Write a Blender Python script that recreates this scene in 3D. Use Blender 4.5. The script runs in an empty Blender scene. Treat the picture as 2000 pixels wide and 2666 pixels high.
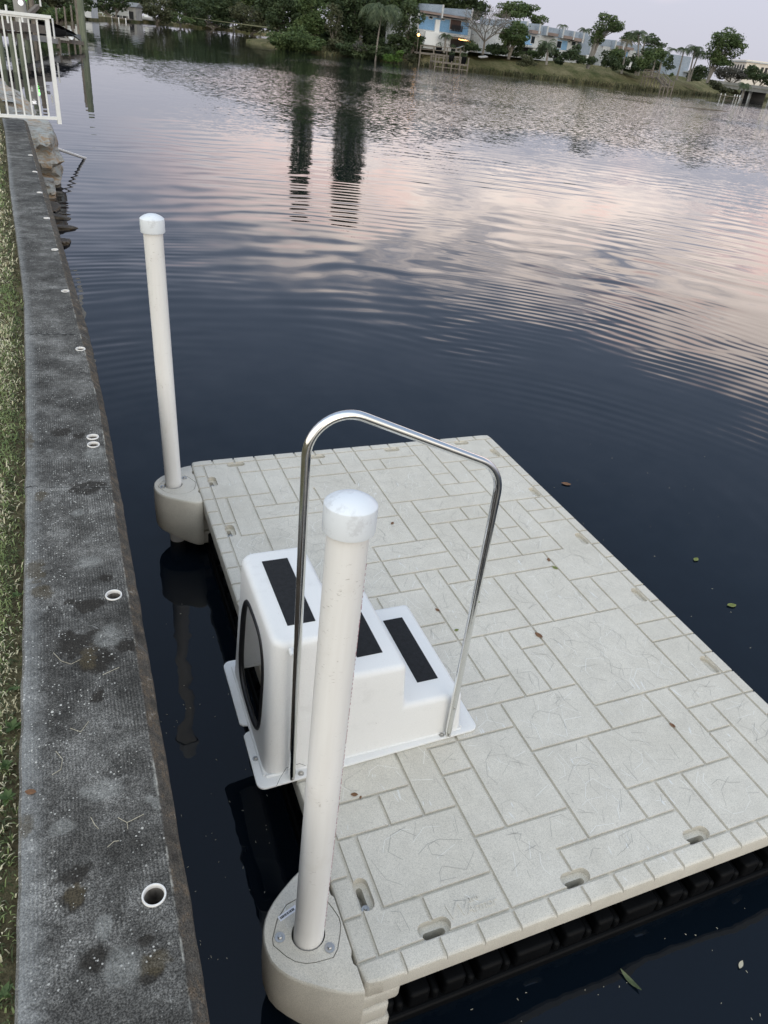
import bpy, bmesh, math, random
from mathutils import Vector, Matrix, noise as mnoise
R = math.radians
random.seed(7)
scene = bpy.context.scene
col = scene.collection

# ------------------------------------------------------------------ camera
WATER = -0.38            # water level below the deck top; world z = 0 is the water
F_PX, PIT, ROLL, YAW = 1903.075, 0.567327, 0.119477, 0.437566
CAM = Vector((-0.523088, -0.867743, 2.208817 - WATER))
_fh = Vector((math.sin(YAW), math.cos(YAW), 0)); _r = Vector((math.cos(YAW), -math.sin(YAW), 0))
FW = _fh * math.cos(PIT) - Vector((0, 0, math.sin(PIT))); _u = _r.cross(FW)
RT = _r * math.cos(ROLL) + _u * math.sin(ROLL); UP = -_r * math.sin(ROLL) + _u * math.cos(ROLL)
cd = bpy.data.cameras.new('camera'); cam = bpy.data.objects.new('camera', cd); col.objects.link(cam)
cam.matrix_world = Matrix(((RT.x, UP.x, -FW.x, CAM.x), (RT.y, UP.y, -FW.y, CAM.y), (RT.z, UP.z, -FW.z, CAM.z), (0, 0, 0, 1)))
cd.sensor_fit = 'VERTICAL'; cd.sensor_height = 36; cd.lens = 36 * F_PX / 2666
cd.clip_start = 0.05; cd.clip_end = 6000
scene.camera = cam

def ray(px, py): return FW + RT * ((px - 1000) / F_PX) + UP * ((1333 - py) / F_PX)
def at(px, py, d):
    """world point seen at photo position (px, py), at d metres of ground distance"""
    r = ray(px, py); return CAM + r * (d / math.hypot(r.x, r.y))
def onz(px, py, z):
    r = ray(px, py); return CAM + r * ((z - CAM.z) / r.z)

# ------------------------------------------------------------------ helpers
def tag(o, label=None, cat=None, group=None, kind=None):
    if label: o['label'] = label
    if cat: o['category'] = cat
    if group: o['group'] = group
    if kind: o['kind'] = kind
    return o
def empty(name, loc=(0, 0, 0), rz=0.0, **k):
    o = bpy.data.objects.new(name, None); col.objects.link(o)
    o.location = loc; o.rotation_euler = (0, 0, rz); o.empty_display_size = .2
    return tag(o, **k)
def link(name, me, mat, parent=None, smooth=None, **k):
    o = bpy.data.objects.new(name, me); col.objects.link(o)
    if mat:
        for m in (mat if isinstance(mat, (list, tuple)) else [mat]): me.materials.append(m)
    if smooth is not None:
        me.shade_smooth()
        if smooth < 180: me.set_sharp_from_angle(angle=R(smooth))
    if parent: o.parent = parent
    return tag(o, **k)
def bake(o):
    """apply the modifiers of o"""
    dg = bpy.context.evaluated_depsgraph_get()
    me = bpy.data.meshes.new_from_object(o.evaluated_get(dg)); o.modifiers.clear(); o.data = me
    return o
def boolean(o, cutter, op='DIFFERENCE', kill=True):
    m = o.modifiers.new('b', 'BOOLEAN'); m.operation = op; m.object = cutter; m.solver = 'EXACT'
    bpy.context.view_layer.update(); bake(o)
    if kill: bpy.data.objects.remove(cutter)
    return o
def bevel(o, w, seg=3, ang=35):
    m = o.modifiers.new('v', 'BEVEL'); m.width = w; m.segments = seg; m.limit_method = 'ANGLE'; m.angle_limit = R(ang); m.harden_normals = False
    bpy.context.view_layer.update(); return bake(o)

class MB:
    """collects simple shapes, then links them as ONE mesh object"""
    def __init__(s): s.v = []; s.f = []; s.mi = []; s.cur = 0
    def add(s, vs, fs):
        n = len(s.v); s.v += [tuple(v) for v in vs]; s.f += [tuple(i + n for i in f) for f in fs]; s.mi += [s.cur] * len(fs); return s
    def box(s, c, d, rz=0.0, M=None):
        x, y, z = d[0] / 2, d[1] / 2, d[2] / 2
        vs = [Vector((i * x, j * y, k * z)) for i in (-1, 1) for j in (-1, 1) for k in (-1, 1)]
        m = Matrix.Translation(c) @ (M if M else Matrix.Rotation(rz, 4, 'Z'))
        return s.add([m @ v for v in vs], [(0, 1, 3, 2), (4, 6, 7, 5), (0, 4, 5, 1), (2, 3, 7, 6), (0, 2, 6, 4), (1, 5, 7, 3)])
    def bar(s, a, b, w, h=None):
        a, b = Vector(a), Vector(b); h = h or w; d = (b - a); L = d.length; d = d.normalized()
        up = Vector((0, 0, 1)) if abs(d.z) < .95 else Vector((0, 1, 0))
        x = d.cross(up).normalized(); y = x.cross(d)
        vs = [p + x * (i * w / 2) + y * (j * h / 2) for p in (a, b) for i, j in ((-1, -1), (1, -1), (1, 1), (-1, 1))]
        return s.add(vs, [(3, 2, 1, 0), (4, 5, 6, 7)] + [(i, (i + 1) % 4, 4 + (i + 1) % 4, 4 + i) for i in range(4)])
    def tube(s, pts, rad, n=10, caps=True):
        pts = [Vector(p) for p in pts]
        if not isinstance(rad, (list, tuple)): rad = [rad] * len(pts)
        t0 = (pts[1] - pts[0]).normalized(); up = Vector((0, 0, 1)) if abs(t0.z) < .9 else Vector((0, 1, 0))
        x = t0.cross(up).normalized(); vs = []
        for i, p in enumerate(pts):
            t = (pts[min(i + 1, len(pts) - 1)] - pts[max(i - 1, 0)]).normalized()
            x = (x - t * x.dot(t)).normalized(); y = t.cross(x)
            vs += [p + (x * math.cos(2 * math.pi * k / n) + y * math.sin(2 * math.pi * k / n)) * rad[i] for k in range(n)]
        fs = [(i * n + k, i * n + (k + 1) % n, (i + 1) * n + (k + 1) % n, (i + 1) * n + k) for i in range(len(pts) - 1) for k in range(n)]
        if caps: fs += [tuple(range(n - 1, -1, -1)), tuple(range((len(pts) - 1) * n, len(pts) * n))]
        return s.add(vs, fs)
    def lathe(s, prof, c=(0, 0, 0), n=24):
        c = Vector(c); vs = [c + Vector((r * math.cos(2 * math.pi * k / n), r * math.sin(2 * math.pi * k / n), z)) for r, z in prof for k in range(n)]
        fs = [(i * n + k, i * n + (k + 1) % n, (i + 1) * n + (k + 1) % n, (i + 1) * n + k) for i in range(len(prof) - 1) for k in range(n)]
        fs += [tuple(range(n - 1, -1, -1)), tuple(range((len(prof) - 1) * n, len(prof) * n))]
        return s.add(vs, fs)
    def prism(s, poly, z0, z1):
        n = len(poly); vs = [(x, y, z0) for x, y in poly] + [(x, y, z1) for x, y in poly]
        return s.add(vs, [tuple(range(n - 1, -1, -1)), tuple(range(n, 2 * n))] + [(i, (i + 1) % n, n + (i + 1) % n, n + i) for i in range(n)])
    def mesh(s, name):
        me = bpy.data.meshes.new(name); me.from_pydata(s.v, [], s.f)
        if any(s.mi): me.polygons.foreach_set('material_index', s.mi)
        me.update(); return me
    def build(s, name, mat, parent=None, smooth=None, **k): return link(name, s.mesh(name), mat, parent, smooth, **k)
def fix_normals(o):
    bm = bmesh.new(); bm.from_mesh(o.data); bmesh.ops.recalc_face_normals(bm, faces=bm.faces); bm.to_mesh(o.data); bm.free(); return o

# ------------------------------------------------------------------ materials
class NT:
    def __init__(s, mat): s.t = mat.node_tree; s.n = s.t.nodes; s.l = s.t.links
    def new(s, typ, **kw):
        nd = s.n.new(typ)
        for k, v in kw.items(): setattr(nd, k, v)
        return nd
    def put(s, sock, v):
        if v is None: return
        if hasattr(v, 'is_output') or isinstance(v, bpy.types.NodeSocket): s.l.new(v, sock)
        else:
            if sock.type == 'RGBA' and len(v) == 3: v = (*v, 1)
            sock.default_value = v
    def math(s, op, a, b=None, c=None, clamp=False):
        nd = s.new('ShaderNodeMath', operation=op, use_clamp=clamp)
        for i, v in enumerate((a, b, c)):
            if v is not None: s.put(nd.inputs[i], v)
        return nd.outputs[0]
    def vmath(s, op, a, b=None, out=0):
        nd = s.new('ShaderNodeVectorMath', operation=op); s.put(nd.inputs[0], a)
        if b is not None:
            if op == 'SCALE': s.put(nd.inputs['Scale'], b)
            else: s.put(nd.inputs[1], b)
        return nd.outputs[out]
    def noise(s, vec, scale, detail=2, rough=.5, dist=0.0, out='Fac'):
        nd = s.new('ShaderNodeTexNoise'); s.put(nd.inputs['Vector'], vec); nd.inputs['Scale'].default_value = scale
        nd.inputs['Detail'].default_value = detail; nd.inputs['Roughness'].default_value = rough; nd.inputs['Distortion'].default_value = dist
        return nd.outputs[0] if out == 'Fac' else nd.outputs[1]
    def voro(s, vec, scale, feature='F1', out=0):
        nd = s.new('ShaderNodeTexVoronoi', feature=feature); s.put(nd.inputs['Vector'], vec); nd.inputs['Scale'].default_value = scale
        return nd.outputs[out]
    def ramp(s, fac, stops, interp='LINEAR'):
        nd = s.new('ShaderNodeValToRGB'); s.put(nd.inputs[0], fac); cr = nd.color_ramp; cr.interpolation = interp
        while len(cr.elements) < len(stops): cr.elements.new(.5)
        for e, (p, c) in zip(cr.elements, stops):
            e.position = p; e.color = (c, c, c, 1) if isinstance(c, (int, float)) else (*c, 1)
        return nd.outputs[0]
    def step(s, v, a, b, lo=0.0, hi=1.0):
        nd = s.new('ShaderNodeMapRange', interpolation_type='SMOOTHSTEP'); s.put(nd.inputs[0], v)
        for i, q in zip((1, 2, 3, 4), (a, b, lo, hi)): s.put(nd.inputs[i], q)
        return nd.outputs[0]
    def mix(s, f, a, b, blend='MIX'):
        nd = s.new('ShaderNodeMix', data_type='RGBA', blend_type=blend); s.put(nd.inputs[0], f); s.put(nd.inputs[6], a); s.put(nd.inputs[7], b)
        return nd.outputs[2]
    def coord(s, which='Object', scale=None):
        o = s.new('ShaderNodeTexCoord').outputs[which]
        return s.vmath('MULTIPLY', o, scale) if scale else o
    def pos(s): return s.new('ShaderNodeNewGeometry').outputs['Position']
    def sep(s, v): nd = s.new('ShaderNodeSeparateXYZ'); s.put(nd.inputs[0], v); return nd.outputs
    def comb(s, x, y, z):
        nd = s.new('ShaderNodeCombineXYZ')
        for i, v in enumerate((x, y, z)): s.put(nd.inputs[i], v)
        return nd.outputs[0]
    def bump(s, h, strength=.3, dist=.01, normal=None):
        nd = s.new('ShaderNodeBump'); nd.inputs['Strength'].default_value = strength; nd.inputs['Distance'].default_value = dist
        s.put(nd.inputs['Height'], h); s.put(nd.inputs['Normal'], normal); return nd.outputs[0]
def mat(name, base=(.5, .5, .5), rough=.6, metal=0.0, spec=None, fn=None, trans=None):
    m = bpy.data.materials.new(name); m.use_nodes = True; t = NT(m); b = t.n['Principled BSDF']
    b.inputs['Base Color'].default_value = (*base, 1); b.inputs['Roughness'].default_value = rough; b.inputs['Metallic'].default_value = metal
    if spec is not None: b.inputs['Specular IOR Level'].default_value = spec
    if fn:
        r = fn(t)
        for k, v in (r or {}).items(): t.put(b.inputs[k], v)
    return m
def mottled(name, a, b, scale=6, rough=.7, bumpd=0.0, detail=4, metal=0.0, stretch=None, coord='Object', spec=None, fine=0):
    def fn(t):
        v = t.coord(coord, stretch) if stretch else t.coord(coord)
        n = t.noise(v, scale, detail, .6)
        c = t.ramp(n, [(.3, a), (.7, b)])
        if fine:
            f = t.noise(v, fine, 2, .6); c = t.mix(1.0, c, t.ramp(f, [(.3, .72), (.7, 1.25)]), 'MULTIPLY')
        r = {'Base Color': c}
        if bumpd: r['Normal'] = t.bump(t.noise(v, scale * 4, 4, .6), .6, bumpd)
        return r
    return mat(name, a, rough, metal, spec, fn)

def deck_fn(t):
    v = t.pos()
    sp = t.noise(v, 330, 2, .7); sp2 = t.noise(v, 800, 1, .5); mo = t.noise(v, 3.1, 4, .6); mo2 = t.noise(v, 14, 3, .6)
    c = t.ramp(mo, [(.3, (.585, .550, .475)), (.7, (.655, .620, .545))])
    c = t.mix(1.0, c, t.ramp(sp, [(.30, .70), (.46, .96), (.56, 1.02), (.72, 1.16)]), 'MULTIPLY')
    c = t.mix(1.0, c, t.ramp(sp2, [(.34, .72), (.45, 1.0)]), 'MULTIPLY')
    c = t.mix(1.0, c, t.ramp(mo2, [(.25, .93), (.7, 1.04)]), 'MULTIPLY')
    wob = t.vmath('ADD', v, t.vmath('SCALE', t.noise(v, 5, 1, .5, out='c'), .10))
    sc = t.noise(t.vmath('MULTIPLY', wob, (95, 16, 10)), 1, 1, .5)
    l3 = t.math('MULTIPLY', t.step(sc, .70, .73), t.step(t.noise(v, 5, 1, .5), .5, .62))
    top = t.step(t.sep(t.new('ShaderNodeNewGeometry').outputs['Normal'])[2], .8, .95)
    l3 = t.math('MULTIPLY', l3, top)
    c = t.mix(t.math('MULTIPLY', l3, .5), c, (.75, .77, .78))
    h = t.math('MULTIPLY', sp, .35)
    return {'Base Color': c, 'Normal': t.bump(h, .5, .0016)}
M = {}
M['deck'] = mat('deck_plastic', rough=.62, spec=.35, fn=deck_fn)
def pvc_fn(t):
    v = t.coord()
    st = t.noise(t.vmath('MULTIPLY', v, (22, 22, 1.6)), 1, 4, .6); mo = t.noise(v, 9, 4, .65); fl = t.noise(t.vmath('MULTIPLY', v, (60, 60, 170)), 1, 3, .7)
    c = t.ramp(st, [(.3, (.69, .675, .65)), (.72, (.77, .765, .75))])
    c = t.mix(t.math('MULTIPLY', t.step(mo, .55, .75), .3), c, (.60, .57, .52))
    c = t.mix(t.math('MULTIPLY', t.math('MULTIPLY', t.step(fl, .62, .70), t.step(mo, .46, .58)), .6), c, (.28, .25, .22))
    return {'Base Color': c, 'Roughness': t.step(st, .2, .8, .38, .55)}
M['pvc'] = mat('pvc_pipe', rough=.45, spec=.4, fn=pvc_fn)
def pvccap_fn(t):
    v = t.coord(); mo = t.noise(v, 30, 4, .7); bg = t.noise(t.vmath('ADD', v, (5, 2, 8)), 11, 2, .5); sc = t.noise(t.vmath('MULTIPLY', v, (140, 45, 90)), 1, 3, .6)
    c = t.mix(t.math('MULTIPLY', t.step(t.math('ADD', mo, t.math('MULTIPLY', bg, .55)), .80, .98), .32), (.70, .735, .77), (.36, .36, .37))
    c = t.mix(t.math('MULTIPLY', t.step(sc, .64, .72), t.math('MULTIPLY', t.step(bg, .50, .66), .4)), c, (.25, .25, .26))
    return {'Base Color': c}
M['pvccap'] = mat('pvc_cap', rough=.35, spec=.45, fn=pvccap_fn)
def gel_fn(t):
    v = t.coord(); a = t.noise(v, 14, 5, .7); b = t.noise(t.vmath('ADD', v, (4, 1, 2)), 3.2, 2, .5); f = t.noise(v, 420, 1, .5)
    sp = t.noise(t.vmath('MULTIPLY', v, (150, 150, 120)), 1, 2, .6)
    c = t.mix(t.math('MULTIPLY', t.step(t.math('ADD', a, t.math('MULTIPLY', b, .5)), .84, 1.0), .22), (.90, .90, .89), (.68, .68, .67))
    c = t.mix(1.0, c, t.ramp(f, [(.3, .95), (.7, 1.03)]), 'MULTIPLY')
    c = t.mix(t.math('MULTIPLY', t.step(sp, .70, .76), .45), c, (.40, .38, .35))
    return {'Base Color': c, 'Normal': t.bump(t.noise(v, 260, 2, .6), .12, .001)}
M['gel'] = mat('white_fibreglass', rough=.42, spec=.45, fn=gel_fn)
def translucent(m, k):
    t = NT(m); b = t.n['Principled BSDF']; tr = t.new('ShaderNodeBsdfTranslucent'); ms = t.new('ShaderNodeMixShader'); ms.inputs[0].default_value = k
    t.l.new(b.inputs['Base Color'].links[0].from_socket, tr.inputs[0]); t.l.new(b.outputs[0], ms.inputs[1]); t.l.new(tr.outputs[0], ms.inputs[2]); t.l.new(ms.outputs[0], t.n['Material Output'].inputs[0])
translucent(M['gel'], .24)
def tread_fn(t):
    v = t.coord(); s = t.voro(v, 900); n = t.noise(v, 60, 3, .6)
    c = t.mix(t.step(s, .03, .10, 1, 0), t.ramp(n, [(.3, (.008, .009, .011)), (.7, (.016, .018, .021))]), (.10, .11, .12))
    return {'Base Color': c, 'Normal': t.bump(t.noise(v, 700, 2, .6), .8, .002)}
M['tread'] = mat('grit_tape', rough=.8, spec=.3, fn=tread_fn)
M['rubber'] = mat('black_rubber', (.010, .010, .012), .45)
M['steel'] = mat('polished_steel', (.80, .80, .78), .13, 1.0, fn=lambda t: {'Roughness': t.step(t.noise(t.coord(), 40, 4, .6), .3, .8, .08, .24)})
M['zinc'] = mat('zinc_bolt', (.46, .45, .43), .38, 1.0)
M['float'] = mat('black_float', rough=.6, spec=.12, fn=lambda t: {'Base Color': t.ramp(t.noise(t.coord(), 20, 4, .6), [(.3, (.0012, .0014, .002)), (.75, (.003, .0034, .004))])})
M['sticker'] = mat('clear_sticker', (.72, .72, .76), .2)
M['ink'] = mat('print_ink', (.03, .03, .035), .5)
M['redink'] = mat('faded_red_ink', (.34, .13, .16), .6)
M['white_metal'] = mat('white_rail_paint', rough=.4, fn=lambda t: {'Base Color': t.ramp(t.noise(t.coord(), 7, 4, .6), [(.3, (.74, .75, .74)), (.7, (.82, .83, .82))])})
M['leaf_brown'] = mottled('dry_leaf', (.10, .045, .018), (.22, .11, .05), 60)
M['leaf_green'] = mottled('fallen_green_leaf', (.09, .12, .02), (.20, .22, .06), 60)
M['straw'] = mottled('dry_straw', (.42, .38, .28), (.58, .54, .42), 40)

# seawall concrete: broom lines along its length, white grit, dark stains, worn pale edge
def cap_fn(t):
    v = t.pos(); x, y, z = t.sep(v)
    n1 = t.noise(v, 7, 6, .65); n2 = t.noise(v, 38, 5, .7); n3 = t.noise(t.vmath('ADD', v, (3, 9, 1)), 2.2, 4, .6); fine = t.noise(v, 290, 2, .7)
    c = t.ramp(n1, [(.30, (.044, .042, .038)), (.5, (.094, .091, .084)), (.70, (.20, .195, .182))])
    c = t.mix(1.0, c, t.ramp(n3, [(.32, .58), (.7, 1.25)]), 'MULTIPLY')
    c = t.mix(1.0, c, t.ramp(n2, [(.3, .66), (.7, 1.35)]), 'MULTIPLY')
    c = t.mix(1.0, c, t.ramp(fine, [(.36, .42), (.5, .95), (.63, 1.85)]), 'MULTIPLY')
    xw = t.math('ADD', x, t.math('MULTIPLY', t.noise(v, 4, 1, .5), .012))
    br = t.math('SINE', t.math('MULTIPLY', xw, 2 * math.pi / .0085))
    brm = t.math('MULTIPLY', t.step(t.noise(t.vmath('ADD', v, (1, 5, 3)), 5, 2, .6), .38, .6), t.step(n2, .25, .6))
    c = t.mix(t.math('MULTIPLY', brm, .75), c, t.mix(1.0, c, t.ramp(t.math('MULTIPLY_ADD', br, .5, .5), [(0, .60), (1, 1.42)]), 'MULTIPLY'))
    # worn pale edge beside the lawn follows the wall's inner edge
    xl = t.math('MULTIPLY_ADD', t.math('MULTIPLY', y, y), -.0022, -.782)
    xl = t.math('MINIMUM', xl, t.math('MULTIPLY_ADD', y, -.0445, -.655))
    de = t.math('SUBTRACT', t.math('SUBTRACT', x, xl), t.math('MULTIPLY', t.math('SUBTRACT', n2, .5), .07))
    top = t.step(t.sep(t.new('ShaderNodeNewGeometry').outputs['Normal'])[2], .5, .9)
    edge = t.math('MULTIPLY', t.step(de, -.005, .075, 1, 0), top)
    c = t.mix(t.math('MULTIPLY', edge, .62), c, t.mix(1.0, (.33, .335, .325), t.ramp(fine, [(.3, .6), (.7, 1.3)]), 'MULTIPLY'))
    bn = t.math('MULTIPLY', t.math('SUBTRACT', t.math('ADD', t.math('MULTIPLY', t.noise(v, 13, 2, .6), .6), t.math('MULTIPLY', n2, .4)), .5), 3.6)
    def blob(cx, cy, rx, ry, soft=.5):
        dx = t.math('DIVIDE', t.math('SUBTRACT', x, cx), rx); dy = t.math('DIVIDE', t.math('SUBTRACT', y, cy), ry)
        d = t.math('SQRT', t.math('ADD', t.math('MULTIPLY', dx, dx), t.math('MULTIPLY', dy, dy)))
        d = t.math('ADD', d, bn)
        return t.step(d, .85 - soft * .4, 1.05 + soft * .4, 1, 0)
    def many(L):
        o = None
        for b in L: k = blob(*b); o = k if o is None else t.math('MAXIMUM', o, k)
        return o
    dark = many(DARK); olive = many(OLIVE); pale = many(PALE)
    c = t.mix(t.math('MULTIPLY', dark, .86), c, t.mix(1.0, (.017, .015, .0125), t.ramp(fine, [(.3, .5), (.66, 2.2)]), 'MULTIPLY'))
    c = t.mix(t.math('MULTIPLY', olive, .65), c, t.mix(1.0, (.062, .050, .030), t.ramp(fine, [(.3, .5), (.66, 1.8)]), 'MULTIPLY'))
    c = t.mix(t.math('MULTIPLY', pale, .55), c, t.mix(1.0, (.23, .23, .215), t.ramp(t.math('MULTIPLY_ADD', n2, .5, t.math('MULTIPLY', fine, .5)), [(.36, .4), (.62, 1.5)]), 'MULTIPLY'))
    # shell grit
    vo = t.voro(v, 125); rn = t.voro(v, 125, out=1)
    gm = t.math('MULTIPLY', t.step(vo, t.math('MULTIPLY', t.sep(rn)[1], .26), t.math('MULTIPLY_ADD', t.sep(rn)[1], .26, .10), 1, 0), t.step(t.sep(rn)[0], .50, .52))
    vo2 = t.voro(v, 44); rn2 = t.voro(v, 44, out=1)
    g2 = t.math('MULTIPLY', t.step(vo2, t.math('MULTIPLY', t.sep(rn2)[1], .15), t.math('MULTIPLY_ADD', t.sep(rn2)[1], .15, .05), 1, 0), t.step(t.sep(rn2)[0], .78, .80))
    gm = t.math('MULTIPLY', t.math('MAXIMUM', gm, g2), t.step(t.noise(v, 5.5, 4, .7), .41, .60))
    c = t.mix(t.math('MULTIPLY', gm, .82), c, (.66, .65, .60))
    # weathered chamfer on the water side: brown with rust and pale lichen
    xc = t.math('MAXIMUM', -9, t.math('MULTIPLY_ADD', t.math('MAXIMUM', t.math('SUBTRACT', y, 2.5), 0), -.043, -.478))
    ch = t.math('MULTIPLY', t.step(t.math('SUBTRACT', x, xc), -.004, .004), 1)
    cc = t.mix(1.0, t.ramp(t.noise(v, 22, 5, .75), [(.3, (.030, .026, .022)), (.50, (.085, .074, .060)), (.60, (.13, .095, .062)), (.70, (.30, .285, .25))]), t.ramp(fine, [(.32, .4), (.66, 1.7)]), 'MULTIPLY')
    c = t.mix(t.math('MULTIPLY', ch, .85), c, cc)
    ln = t.math('ABSOLUTE', t.math('SUBTRACT', t.math('SUBTRACT', x, xc), t.math('MULTIPLY', t.math('SUBTRACT', n2, .5), .008)))
    c = t.mix(t.math('MULTIPLY', t.math('MULTIPLY', t.step(ln, .0012, .0032, 1, 0), t.step(t.noise(v, 9, 4, .75), .50, .62)), .65), c, (.45, .44, .39))
    # joints and cracks across the cap
    for y0, sl, w in JOINTS:
        yy = t.math('ABSOLUTE', t.math('SUBTRACT', t.math('ADD', y, t.math('MULTIPLY', x, sl)), t.math('MULTIPLY_ADD', t.math('SUBTRACT', t.noise(v, 11, 3, .6), .5), .09, y0)))
        c = t.mix(t.math('MULTIPLY', t.step(yy, w * .4, w, 1, 0), .8), c, (.020, .019, .018))
        c = t.mix(t.math('MULTIPLY', t.step(t.math('ABSOLUTE', t.math('SUBTRACT', yy, w * 2)), w * .5, w * 1.4, 1, 0), t.math('MULTIPLY', t.step(n2, .45, .6), .4)), c, (.32, .32, .30))
    h = t.math('ADD', t.math('MULTIPLY', fine, .8), t.math('ADD', n2, t.math('MULTIPLY', t.math('MULTIPLY', br, brm), .22)))
    return {'Base Color': c, 'Normal': t.bump(h, .7, .003)}
zc = lambda x, y: (x * 400 / 1106, 1100 + y * 400 / 1106)
zb = lambda x, y: (x * 700 / 1659, 1900 + y * 700 / 1659)
CAPZ = .65 - WATER
def _bl(z, L):
    o = []
    for x, y, rx, ry in L:
        p = onz(*z(x, y), CAPZ); q = onz(*z(x + rx, y), CAPZ); w = onz(*z(x, y + ry), CAPZ)
        o.append((p.x, p.y, 1.15 * max(.012, abs(q.x - p.x)), 1.15 * max(.012, abs(w.y - p.y))))
    return o
DARK = _bl(zc, [(445, 70, 80, 28), (567, 92, 38, 26), (640, 465, 110, 44), (780, 1120, 42, 24), (640, 1315, 100, 30), (495, 1290, 40, 22), (520, 1610, 100, 90), (700, 1700, 120, 70), (690, 1530, 60, 40), (720, 1950, 58, 42), (890, 1610, 70, 50)]) + _bl(zb, [(455, 900, 90, 60), (440, 1040, 80, 60), (600, 1420, 75, 80), (930, 1520, 80, 40), (900, 1300, 40, 30)])
OLIVE = _bl(zc, [(300, 527, 45, 28), (255, 1080, 62, 62), (300, 1220, 70, 42), (215, 120, 35, 50), (640, 1690, 60, 60)]) + _bl(zb, [(450, 1010, 60, 60), (165, 620, 55, 70), (950, 1440, 85, 70)])
PALE = _bl(zc, [(800, 1540, 80, 60), (650, 1000, 90, 40), (560, 650, 40, 22), (355, 200, 25, 14), (690, 230, 70, 50)]) + _bl(zb, [(620, 375, 125, 48), (740, 1480, 115, 110), (970, 320, 28, 60), (975, 450, 20, 36), (925, 425, 28, 24), (1195, 1690, 40, 60), (400, 600, 80, 50), (640, 1220, 40, 60), (1175, 1440, 20, 34)])
JOINTS = [(1.62, .25, .0035), (3.42, .1, .006), (4.86, .2, .004), (7.6, 0, .008), (.42, .9, .0016)]
M['cap'] = mat('seawall_concrete', rough=.9, spec=.2, fn=cap_fn)
M['wood'] = mottled('weathered_wood', (.10, .085, .07), (.24, .21, .175), 9, .85, .004, stretch=(1, 1, .3))
M['greenpile'] = mottled('green_treated_pile', (.10, .12, .085), (.19, .21, .15), 5, .85, stretch=(2, 2, .4))
M['bark'] = mottled('bark', (.10, .085, .07), (.22, .20, .17), 3, .9)
M['palebark'] = mottled('pale_bark', (.15, .14, .125), (.27, .255, .23), 3, .9)
M['palmtrunk'] = mottled('palm_trunk', (.17, .15, .13), (.30, .28, .25), 4, .9, stretch=(1, 1, 4))
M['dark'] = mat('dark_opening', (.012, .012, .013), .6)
M['glass'] = mat('window_glass', (.02, .025, .03), .08, spec=.6)
M['brownwood'] = mottled('brown_stained_wood', (.055, .032, .026), (.10, .055, .045), 2, .7)  # dark brown wood of the doors
M['blue_wall'] = mottled('blue_stucco', (.175, .33, .52), (.205, .37, .56), .9, .85, fine=9)
M['pale_wall'] = mottled('grey_blue_stucco', (.26, .31, .375), (.32, .37, .43), .7, .85, fine=8)
M['white_wall'] = mottled('white_stucco', (.46, .475, .48), (.58, .59, .59), .8, .85, fine=8)
M['fascia'] = mottled('brown_fascia', (.20, .15, .13), (.30, .235, .21), 1.2, .8, stretch=(.3, .3, 3))
M['roof'] = mottled('flat_roof', (.16, .165, .175), (.24, .245, .25), 1.5, .9)
M['cream_wall'] = mottled('cream_stucco', (.66, .60, .53), (.74, .68, .60), .3, .85)
M['bridge'] = mottled('bridge_concrete', (.22, .215, .20), (.36, .35, .33), .5, .85)
M['black_cover'] = mottled('black_boat_cover', (.010, .011, .014), (.022, .023, .026), 2, .6)
M['grey_cover'] = mottled('grey_cover', (.09, .10, .10), (.15, .16, .16), 2, .6)

def foliage(name, lo, mid, hi, sc=.55):
    def fn(t):
        v = t.pos(); n = t.noise(v, sc, 3, .6); f = t.noise(v, sc * 7, 2, .6)
        c = t.ramp(t.math('MULTIPLY_ADD', f, .45, t.math('MULTIPLY', n, .62)), [(.36, lo), (.52, mid), (.70, hi)])
        return {'Base Color': c}
    m = mat(name, mid, .6, fn=fn, spec=.25)
    t = NT(m); b = t.n['Principled BSDF']; out = t.n['Material Output']
    tr = t.new('ShaderNodeBsdfTranslucent'); ms = t.new('ShaderNodeMixShader'); ms.inputs[0].default_value = .22
    src = b.inputs['Base Color'].links[0].from_socket
    t.l.new(src, tr.inputs[0]); t.l.new(b.outputs[0], ms.inputs[1]); t.l.new(tr.outputs[0], ms.inputs[2]); t.l.new(ms.outputs[0], out.inputs[0])
    return m
M['fol_dark'] = foliage('foliage_dark', (.022, .038, .018), (.055, .082, .038), (.11, .145, .066))
M['fol_mid'] = foliage('foliage_mid', (.032, .055, .022), (.078, .118, .044), (.145, .19, .075))
M['fol_bright'] = foliage('foliage_bright', (.03, .07, .014), (.075, .14, .03), (.13, .21, .055))
M['fol_olive'] = foliage('foliage_olive', (.035, .042, .022), (.075, .085, .045), (.13, .135, .075))
M['fol_grey'] = foliage('twigs_grey', (.05, .05, .045), (.10, .10, .09), (.16, .155, .14))
M['palm'] = foliage('palm_frond', (.035, .055, .03), (.085, .115, .062), (.16, .19, .11), 1.2)
M['palm_dry'] = foliage('palm_frond_dry', (.06, .055, .03), (.13, .12, .07), (.22, .20, .13), 1.2)
def bank_fn(t):
    v = t.pos(); n = t.noise(v, .22, 5, .65); f = t.noise(v, 2.6, 4, .7); g = t.noise(v, 11, 3, .7)
    c = t.ramp(n, [(.32, (.07, .085, .03)), (.5, (.15, .14, .07)), (.68, (.25, .22, .125))])
    c = t.mix(1.0, c, t.ramp(f, [(.3, .7), (.7, 1.3)]), 'MULTIPLY'); c = t.mix(1.0, c, t.ramp(g, [(.3, .7), (.7, 1.3)]), 'MULTIPLY')
    return {'Base Color': c, 'Normal': t.bump(t.math('ADD', f, g), 1, .15)}
M['bank'] = mat('bank_grass', rough=.95, spec=.1, fn=bank_fn)
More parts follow.
